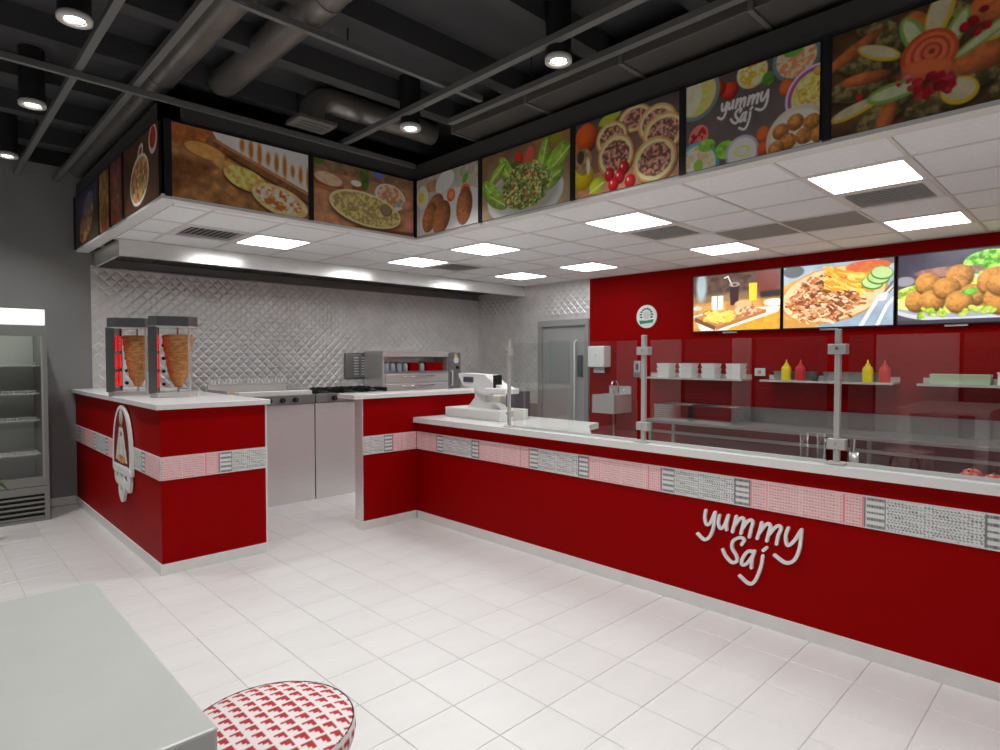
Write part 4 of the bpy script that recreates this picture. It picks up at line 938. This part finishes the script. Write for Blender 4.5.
o = tag(empty('sauce_ramekin', (6.96, 2.05, 1.3355)), 'small orange sauce ramekin on the bottle shelf', 'ramekin'); ob('ramekin_wall', MB().lathe([(.024, 0), (.033, .05), (.028, .05), (.024, .012), (0, .012)], 14), mat('orange_glaze', (226, 96, 40), .4), o); ob('sauce', MB().lathe([(0, .036), (.027, .036), (.027, .04), (0, .04)], 14), TOM, o)
o = tag(empty('green_box', (6.96, .82, 1.3355)), 'long pale green box lying on the wall shelf', 'box'); gm = mat('pale_green_card', (176, 192, 160), .6); ob('box_body', MB().box(0, .16, 0, .45, 0, .07, .003), gm, o); ob('box_lid', MB().box(-.003, .163, -.003, .453, .07, .092, .003), gm, o)
o = tag(empty('white_tub', (6.97, .55, 1.3355)), 'white square tub next to the pale green box', 'tub'); ob('tub_body', MB().box(0, .16, 0, .22, 0, .1, .006), PLWHT, o); ob('tub_lid', MB().box(-.005, .165, -.005, .225, .1, .115, .004), PLWHT, o)

# ------------------------------------------------------------------ menu screens and round sign
def art_meal(a):
    c = Cv(a, h=120, bg=(104, 84, 72), bg2=(196, 150, 84), seed=31, nz=.15)
    c.poly([(0, .0), (1, 0), (1, .3), (0, .36)], (92, 70, 60), soft=.08, tex=.4); c.el(.1, .18, .1, .3, (170, 186, 190), soft=.06); c.el(.86, .15, .2, .3, (120, 60, 50), soft=.08); c.poly([(.78, .36), (1, .34), (1, .6), (.8, .62)], (46, 40, 40), soft=.04)
    c.poly([(0, .5), (1, .46), (1, 1), (0, 1)], (206, 150, 74), soft=.06, tex=.2); c.poly([(0, .72), (.3, .62), (1, .62), (.9, 1), (.1, 1)], (232, 228, 224), soft=.03); c.poly([(.45, .95), (1, .7), (1, 1), (.4, 1)], (222, 158, 56), tex=.15)
    for x in (.26, .335): c.poly([(x-.032, .38), (x+.032, .38), (x+.03, .62), (x-.03, .62)], (240, 238, 236))
    c.poly([(.44, .2), (.55, .2), (.54, .56), (.45, .56)], (60, 38, 40)); c.line([(.47, .22), (.42, .05), (.38, .07)], .025, (226, 230, 234)); c.ring(.495, .2, .07, .03, .01, (170, 150, 150))
    c.poly([(.66, .2), (.75, .2), (.745, .5), (.665, .5)], (236, 204, 60)); c.el(.93, .55, .16, .06, (236, 232, 228)); c.el(.05, .58, .1, .04, (206, 200, 190))
    c.poly([(.02, .74), (.28, .92), (.85, .66), (.5, .56)], (196, 136, 84), tex=.2); c.poly([(.02, .74), (.28, .92), (.27, .99), (.02, .82)], (120, 76, 44)); c.poly([(.28, .92), (.85, .66), (.85, .72), (.28, .99)], (176, 118, 66))
    c.el(.2, .68, .12, .05, (140, 76, 40)); rg = random.Random(2)
    for k in range(60):
        x = .3+rg.uniform(-.17, .15); y = .75+rg.uniform(-.1, .08); an = rg.uniform(-.6, .6); c.line([(x, y), (x+.07*math.cos(an), y+.07*math.sin(an))], .028, rg.choice([(244, 206, 88), (236, 190, 66), (250, 222, 120)]))
    c.el(.6, .58, .17, .1, (206, 150, 100), shade=.3); c.el(.62, .66, .2, .1, (170, 100, 64), cells=24, col2=(226, 190, 150)); c.el(.6, .54, .15, .06, (226, 176, 124)); return c.c
def art_shawarma(a):
    c = Cv(a, h=120, bg=(170, 184, 196), bg2=(150, 170, 186), seed=33, nz=.1)
    c.poly([(0, .3), (.3, .1), (.2, 1), (0, 1)], (214, 160, 76), tex=.2); c.poly([(0, .85), (.35, .95), (.3, 1), (0, 1)], (206, 150, 70)); c.el(.1, .08, .16, .1, (90, 96, 100)); c.el(.95, .02, .12, .08, (120, 110, 106))
    c.el(.46, .5, .78, .43, (190, 140, 84), ang=-10); c.el(.46, .49, .75, .41, (232, 200, 152), ang=-10, tex=.15); rg = random.Random(4)
    for k in range(520):
        t = rg.random()*6.28; r = math.sqrt(rg.random()); x = .38+.36*r*math.cos(t); y = .56+.36*r*math.sin(t)-.12*(x-.36)
        an = rg.uniform(-.9, .9); l = rg.uniform(.03, .08); c.line([(x, y), (x+l/a*math.cos(an), y+l*math.sin(an))], rg.uniform(.02, .045), rg.choice([(176, 106, 58), (206, 140, 88), (140, 76, 42), (226, 176, 130), (116, 60, 36), (196, 120, 66), (236, 206, 170)]))
    for k in range(110):
        x = .56+rg.uniform(-.17, .22); y = .26+rg.uniform(-.17, .17)+.25*(x-.58); an = .55+rg.uniform(-.4, .4); c.line([(x, y), (x+.09*math.cos(an)/a*1.5, y+.1*math.sin(an))], .034, rg.choice([(248, 206, 80), (240, 186, 56), (252, 222, 120), (230, 160, 50)]))
    c.el(.78, .1, .3, .09, (230, 140, 84), tex=.3, cells=20, col2=(206, 96, 60)); 
    for x, y in ((.82, .36), (.87, .29), (.9, .22)): c.el(x, y, .15, .1, (76, 130, 50), ang=10); c.el(x, y-.01, .135, .085, (190, 222, 150), ang=10, tex=.1)
    c.line([(.72, 1.02), (.86, .62), (1.0, .45)], .05, (226, 230, 236)); c.line([(.86, 1.02), (.94, .72), (1.0, .6)], .04, (236, 238, 242)); c.el(.9, .58, .07, .05, (240, 238, 240)); c.line([(.93, .5), (.99, .36)], .02, (110, 80, 60)); c.line([(.96, .52), (1.0, .44)], .02, (110, 80, 60)); return c.c
def art_falafel(a0):
    a = a0*.76
    c = Cv(a, h=120, bg=(70, 66, 80), bg2=(84, 76, 86), seed=35, nz=.12)
    c.el(.9, .34, .32, .08, (206, 210, 218)); c.el(.88, .2, .3, .17, (110, 190, 60), tex=.5, cells=16, col2=(160, 222, 90)); c.el(.5, .28, .4, .07, (150, 110, 100), tex=.3, cells=14); c.el(.07, .38, .12, .07, (150, 146, 156))
    c.el(.62, .68, .92, .3, (200, 204, 214)); c.el(.62, .66, .88, .26, (160, 164, 178)); c.el(.55, .62, .8, .24, (180, 206, 76), tex=.45, cells=18, col2=(212, 230, 120), wob=.15)
    for x, y in ((.2, .66), (.3, .42), (.6, .34), (.34, .67), (.56, .47), (.48, .5), (.72, .62), (.6, .7), (.92, .45), (.98, .7), (1.0, .46)):
        r = .155 if x < .8 else .2; c.el(x+.005, y+.03, r, r*.95, (110, 66, 30), soft=.03); c.el(x, y, r, r*.92, (212, 148, 74), tex=.2, cells=30, shade=.45)
    c.bits(26, .5, .84, .5, .06, .05, [(196, 222, 84), (150, 200, 60), (216, 232, 130)], seed=4); c.el(.7, .58, .09, .05, (110, 170, 60), tex=.4); c.line([(.0, .97), (1, .97)], .05, (64, 60, 70)); return np.concatenate([c.c, c.c[:, ::-1][:, :int(120*a0)-c.w]], 1)
def screen(y0, y1, art, label):
    W = y0-y1; H = .705; o = tag(empty('menu_screen', (XR-.025, y0, 1.902)), label, 'screen')
    ob('casing', MB().box(-.06, -.005, -W+.004, -.004, 0, H, .004), PLBLK, o); ob('mount_plate', MB().box(-.005, 0, -W*.7, -W*.3, .2, .5), STEELD, o)
    picture('display', art((W-.03)/(H-.026)), W-.03, H-.026, SCREEN, o, (-.0615, -.015, H-.013), (0, -1, 0))
    ob('maker_tag', MB().box(-.05, -.03, -W*.52, -W*.36, -.02, 0), PLGRY, o)
screen(3.80, 2.71, art_meal, 'lit menu screen showing a sandwich with fries and a cola')
screen(2.70, 1.60, art_shawarma, 'lit menu screen showing a plate of shaved meat, fries and cucumber')
screen(1.59, .48, art_falafel, 'lit menu screen showing falafel balls on lettuce')
rs = tag(empty('round_sign', (XR-.025, 4.495, 2.14)), 'small round white sign with a green wreath on the red wall', 'sign')
ob('disc', MB().tube([(0, 0, 0), (-.018, 0, 0)], .155, 40), PLWHT, rs)
GRN = mat('sign_green', (36, 140, 96), .5)
for k in range(10):
    a_ = R(-20+k*220/9); ob('wreath_leaf', MB().prism([(.085*math.cos(a_)+.02*math.cos(a_+q), .02+.085*math.sin(a_)+.014*math.sin(a_+q)) for q in [i*math.pi/4 for i in range(8)]], 'x', -.0205, -.018), GRN, rs)
ob('ribbon', MB().prism([(-.1, -.085), (.1, -.1), (.115, -.05), (.0, -.055), (-.11, -.04)], 'x', -.0205, -.018), GRN, rs)
ob('center_badge', MB().tube([(-.018, 0, .02), (-.0205, 0, .02)], .055, 24), mat('sign_pink', (222, 205, 205), .5), rs)

# ------------------------------------------------------------------ glass guard on the long counter
GX = 3.61
def post(y, label, slim=False):
    o = tag(empty('glass_post', (GX, y, 1.0005)), label, 'post', 'glass guard posts'); w = .012 if slim else .0145
    ob('flange', MB().lathe([(.05, 0), (.05, .01), (.03, .016)], 20) if slim else MB().box(-.04, .04, -.05, .05, 0, .014, .004), GUARD, o)
    ob('upright', MB().box(-w, w, -w, w, .012, .735, .003), GUARD, o)
    for z in (.085, .60):
        hw_ = .03 if slim else .046
        cl = ob('clamp', MB().box(-.026, .026, -hw_, 0 if slim else hw_, z, z+.055, .004), GUARD, o)
        ob('clamp_screw', MB().tube([(-.026, 0, z+.031), (-.031, 0, z+.031)], .008, 10), CHROME, cl)
post(1.072, 'satin steel glass guard post beside the clear tumblers'); post(2.283, 'satin steel glass guard post in front of the hand sink'); post(3.585, 'slim satin steel glass guard post beside the register', True); post(-.15, 'satin steel glass guard post farthest from the register')
for y0, y1, l in ((1.02, -.098, 'clear glass guard panel in front of the falafel screen'), (2.231, 1.124, 'clear glass guard panel in front of the bottle shelf'), (3.533, 2.335, 'clear glass guard panel next to the register'), (-.202, -1.3, 'clear glass guard panel past the falafel screen')):
    o = tag(empty('glass_guard', (GX, y0, 1.02)), l, 'glass panel', 'glass guard panels')
    ob('pane', MB().box(-.004, .004, y1-y0, 0, 0, .68), GUARDGLASS, o)
    ob('edge_seal', MB().box(-.005, .005, y1-y0, 0, -.0195, 0), mat('glass_edge', (205, 208, 206), .3), o)
tumb = mesh('tumbler_wall', MB().lathe([(.022, .0), (.024, .15), (.022, .15), (.02, .008), (0, .008)], 18), glassmat('tumbler_glass', (.95, .96, .955), 1.5)); trim_ = mesh('tumbler_base', MB().lathe([(0, 0), (.022, 0), (.022, .006), (0, .007)], 18), CHROME)
for y in (1.255, 1.165):
    o = tag(empty('tumbler', (3.652, y, 1.0005)), 'tall clear tumbler on the white ledge, %s the guard post' % ('farther from' if y > 1.2 else 'nearer'), 'tumbler', 'clear tumblers on the ledge'); link('tumbler_wall', tumb, None, o); link('tumbler_base', trim_, None, o)
o = tag(empty('utensil_holder', (3.652, 1.0, 1.0005)), 'steel and black utensil holder behind the guard post', 'holder')
ob('holder_cup', MB().lathe([(.022, 0), (.024, .07), (.022, .07), (.02, .01), (0, .01)], 16), STEEL, o)
for k in range(4): ob('utensil', MB().tube([(.007*(k-1.5), .003*k, .02), (.012*(k-1.5), .006*(k-1), .14)], .006, 6), PLBLK if k % 2 else CHROME, o)

# ------------------------------------------------------------------ register area
ps = tag(empty('cash_register', (3.86, 4.30, 1.0005)), 'white point of sale register with a screen on a curved neck', 'register')
ob('drawer_base', MB().box(-.03, .355, -.37, .40, 0, .095, .006), PLWHT, ps)
ob('drawer_front', MB().box(-.034, -.03, -.33, .36, .012, .08), TRIMW, ps)
nk = [(.22, .095), (-.26, .095), (-.2, .14), (-.06, .16), (-.03, .24), (.0, .30), (.12, .30), (.10, .2), (.16, .14)]
ob('foot_and_neck', MB().prism(nk, 'x', .10, .20), PLWHT, ps)
hdp = [(.30, .43), (-.08, .42), (-.20, .34), (-.32, .30), (-.34, .25), (-.1, .23), (.02, .25), (.06, .29), (.22, .30), (.26, .34), (.30, .40)]
ob('screen_housing', MB().prism(hdp, 'x', .06, .22), PLWHT, ps)
ob('vent_slot', MB().box(.052, .06, .08, .22, .345, .395), PLDG, ps)
ob('customer_display', MB().box(.04, .14, -.235, -.215, .30, .42, .004), PLBLK, ps)
ob('keyboard_tray', MB().box(-.02, .16, -.44, -.16, .25, .30, .008), PLWHT, ps)
pr = tag(empty('receipt_printer', (4.325, 4.42, 1.0005)), 'beige receipt printer with black slots beside the guard post', 'printer')
ob('printer_body', MB().box(-.09, .09, -.09, .09, 0, .2, .01), mat('beige_plastic', (206, 198, 182), .5), pr); ob('paper_slot', MB().box(-.094, -.088, -.06, .06, .05, .075), PLBLK, pr); ob('button_panel', MB().box(-.094, -.088, .02, .07, .12, .17), PLBLK, pr); ob('paper_roll', MB().tube([(0, -.05, .2), (0, .05, .2)], .035, 14), PLWHT, pr)
cb = tag(empty('computer_box', (4.325, 4.17, 1.0005)), 'dark grey upright box behind the receipt printer', 'box')
ob('casing', MB().box(-.1, .1, -.07, .07, 0, .25, .006), PLDG, cb); ob('front_bezel', MB().box(-.106, -.1, -.06, .06, .02, .23), mat('bezel_grey', (90, 96, 104), .5), cb)

# ------------------------------------------------------------------ bar table and stool
tb = tag(empty('bar_table', (.28, 1.53, 0)), 'tall bar table with a plain grey top at the aisle', 'table')
TW, TD, TH = 1.3, .72, 1.1
ob('table_top', MB().box(-TW, 0, -TD, 0, TH-.05, TH, .004), TABLE, tb)
lg = mesh('leg', MB().box(-.05, .05, -.05, .05, 0, TH-.05, .003), TRIMW)
for x in (-.06, -TW+.06):
    for y in (-.06, -TD+.06): link('leg', lg, None, tb, (x, y, 0))
ob('apron', MB().box(-TW+.11, -.11, -.09, -.05, TH-.13, TH-.05).box(-TW+.11, -.11, -TD+.05, -TD+.09, TH-.13, TH-.05), TRIMW, tb)
st = tag(empty('bar_stool', (.59, 1.37, 0)), 'bar stool with a round red and white houndstooth seat', 'stool')
SR, SZ = .19, .74
n = 110; q = np.linspace(-SR, SR, n); U, V = np.meshgrid(q, q); rr_ = np.hypot(U, V)
cell = .034; i_ = np.floor(U/cell*4).astype(int) % 4; j_ = np.floor(V/cell*4).astype(int) % 4
A = ((i_+j_) % 4) < 2; bx_ = (np.floor(U/cell*2).astype(int) % 2); by_ = (np.floor(V/cell*2).astype(int) % 2)
hound = np.where(bx_ == by_, bx_ == 1, A); img = np.where(hound[..., None], np.array((176, 40, 48.)), np.array((232, 222, 220.)))
Z = .016*(1-(np.minimum(rr_, SR)/SR)**4)
idx = -np.ones((n, n), int); vs = []; cs = []
for a in range(n):
    for b in range(n):
        if rr_[a, b] < SR*.995: idx[a, b] = len(vs); vs.append((U[a, b], V[a, b], SZ-.016+Z[a, b])); cs.append(img[a, b])
fs = [(idx[a, b], idx[a, b+1], idx[a+1, b+1], idx[a+1, b]) for a in range(n-1) for b in range(n-1) if min(idx[a, b], idx[a, b+1], idx[a+1, b+1], idx[a+1, b]) >= 0]
me = bpy.data.meshes.new('seat_cover'); me.from_pydata(vs, [], fs); at = me.color_attributes.new('Col', 'FLOAT_COLOR', 'POINT'); cc = np.ones((len(vs), 4), np.float32); cc[:, :3] = lin(np.array(cs)); at.data.foreach_set('color', cc.reshape(-1)); me.polygons.foreach_set('use_smooth', [True]*len(fs))
link('seat_cover', me, SEATC, st)
ns = 180; nv = 10; vs = []; cs = []; fs = []
for j in range(nv):
    z = SZ-.06+.046*j/(nv-1)
    for k in range(ns):
        t = 2*math.pi*k/ns; bul = SR+.004*math.sin(math.pi*j/(nv-1)); vs.append((bul*math.cos(t), bul*math.sin(t), z))
        a_, b_ = SR*t, z; h_ = ((math.floor(a_/cell*2) % 2) == 1) if (math.floor(a_/cell*2) % 2) == (math.floor(b_/cell*2) % 2) else ((math.floor(a_/cell*4)+math.floor(b_/cell*4)) % 4 < 2)
        cs.append((176, 40, 48) if h_ else (232, 222, 220))
fs = [(j*ns+k, j*ns+(k+1) % ns, (j+1)*ns+(k+1) % ns, (j+1)*ns+k) for j in range(nv-1) for k in range(ns)]+[tuple(range(ns-1, -1, -1))]
me = bpy.data.meshes.new('seat_side'); me.from_pydata(vs, [], fs); at = me.color_attributes.new('Col', 'FLOAT_COLOR', 'POINT'); cc = np.ones((len(vs), 4), np.float32); cc[:, :3] = lin(np.array(cs)); at.data.foreach_set('color', cc.reshape(-1))
link('seat_side', me, SEATC, st)
for k in range(4):
    a = R(45+90*k); ca, sa = math.cos(a), math.sin(a)
    ob('leg', MB().tube([(ca*.1, sa*.1, SZ-.072), (ca*.135, sa*.135, SZ-.08), (ca*.155, sa*.155, SZ-.12), (ca*.22, sa*.22, .008)], .011, 10), CHROME, st)
ob('foot_ring', MB().tube([(.205*math.cos(R(10*k)), .205*math.sin(R(10*k)), .25) for k in range(37)], .008, 8), CHROME, st)
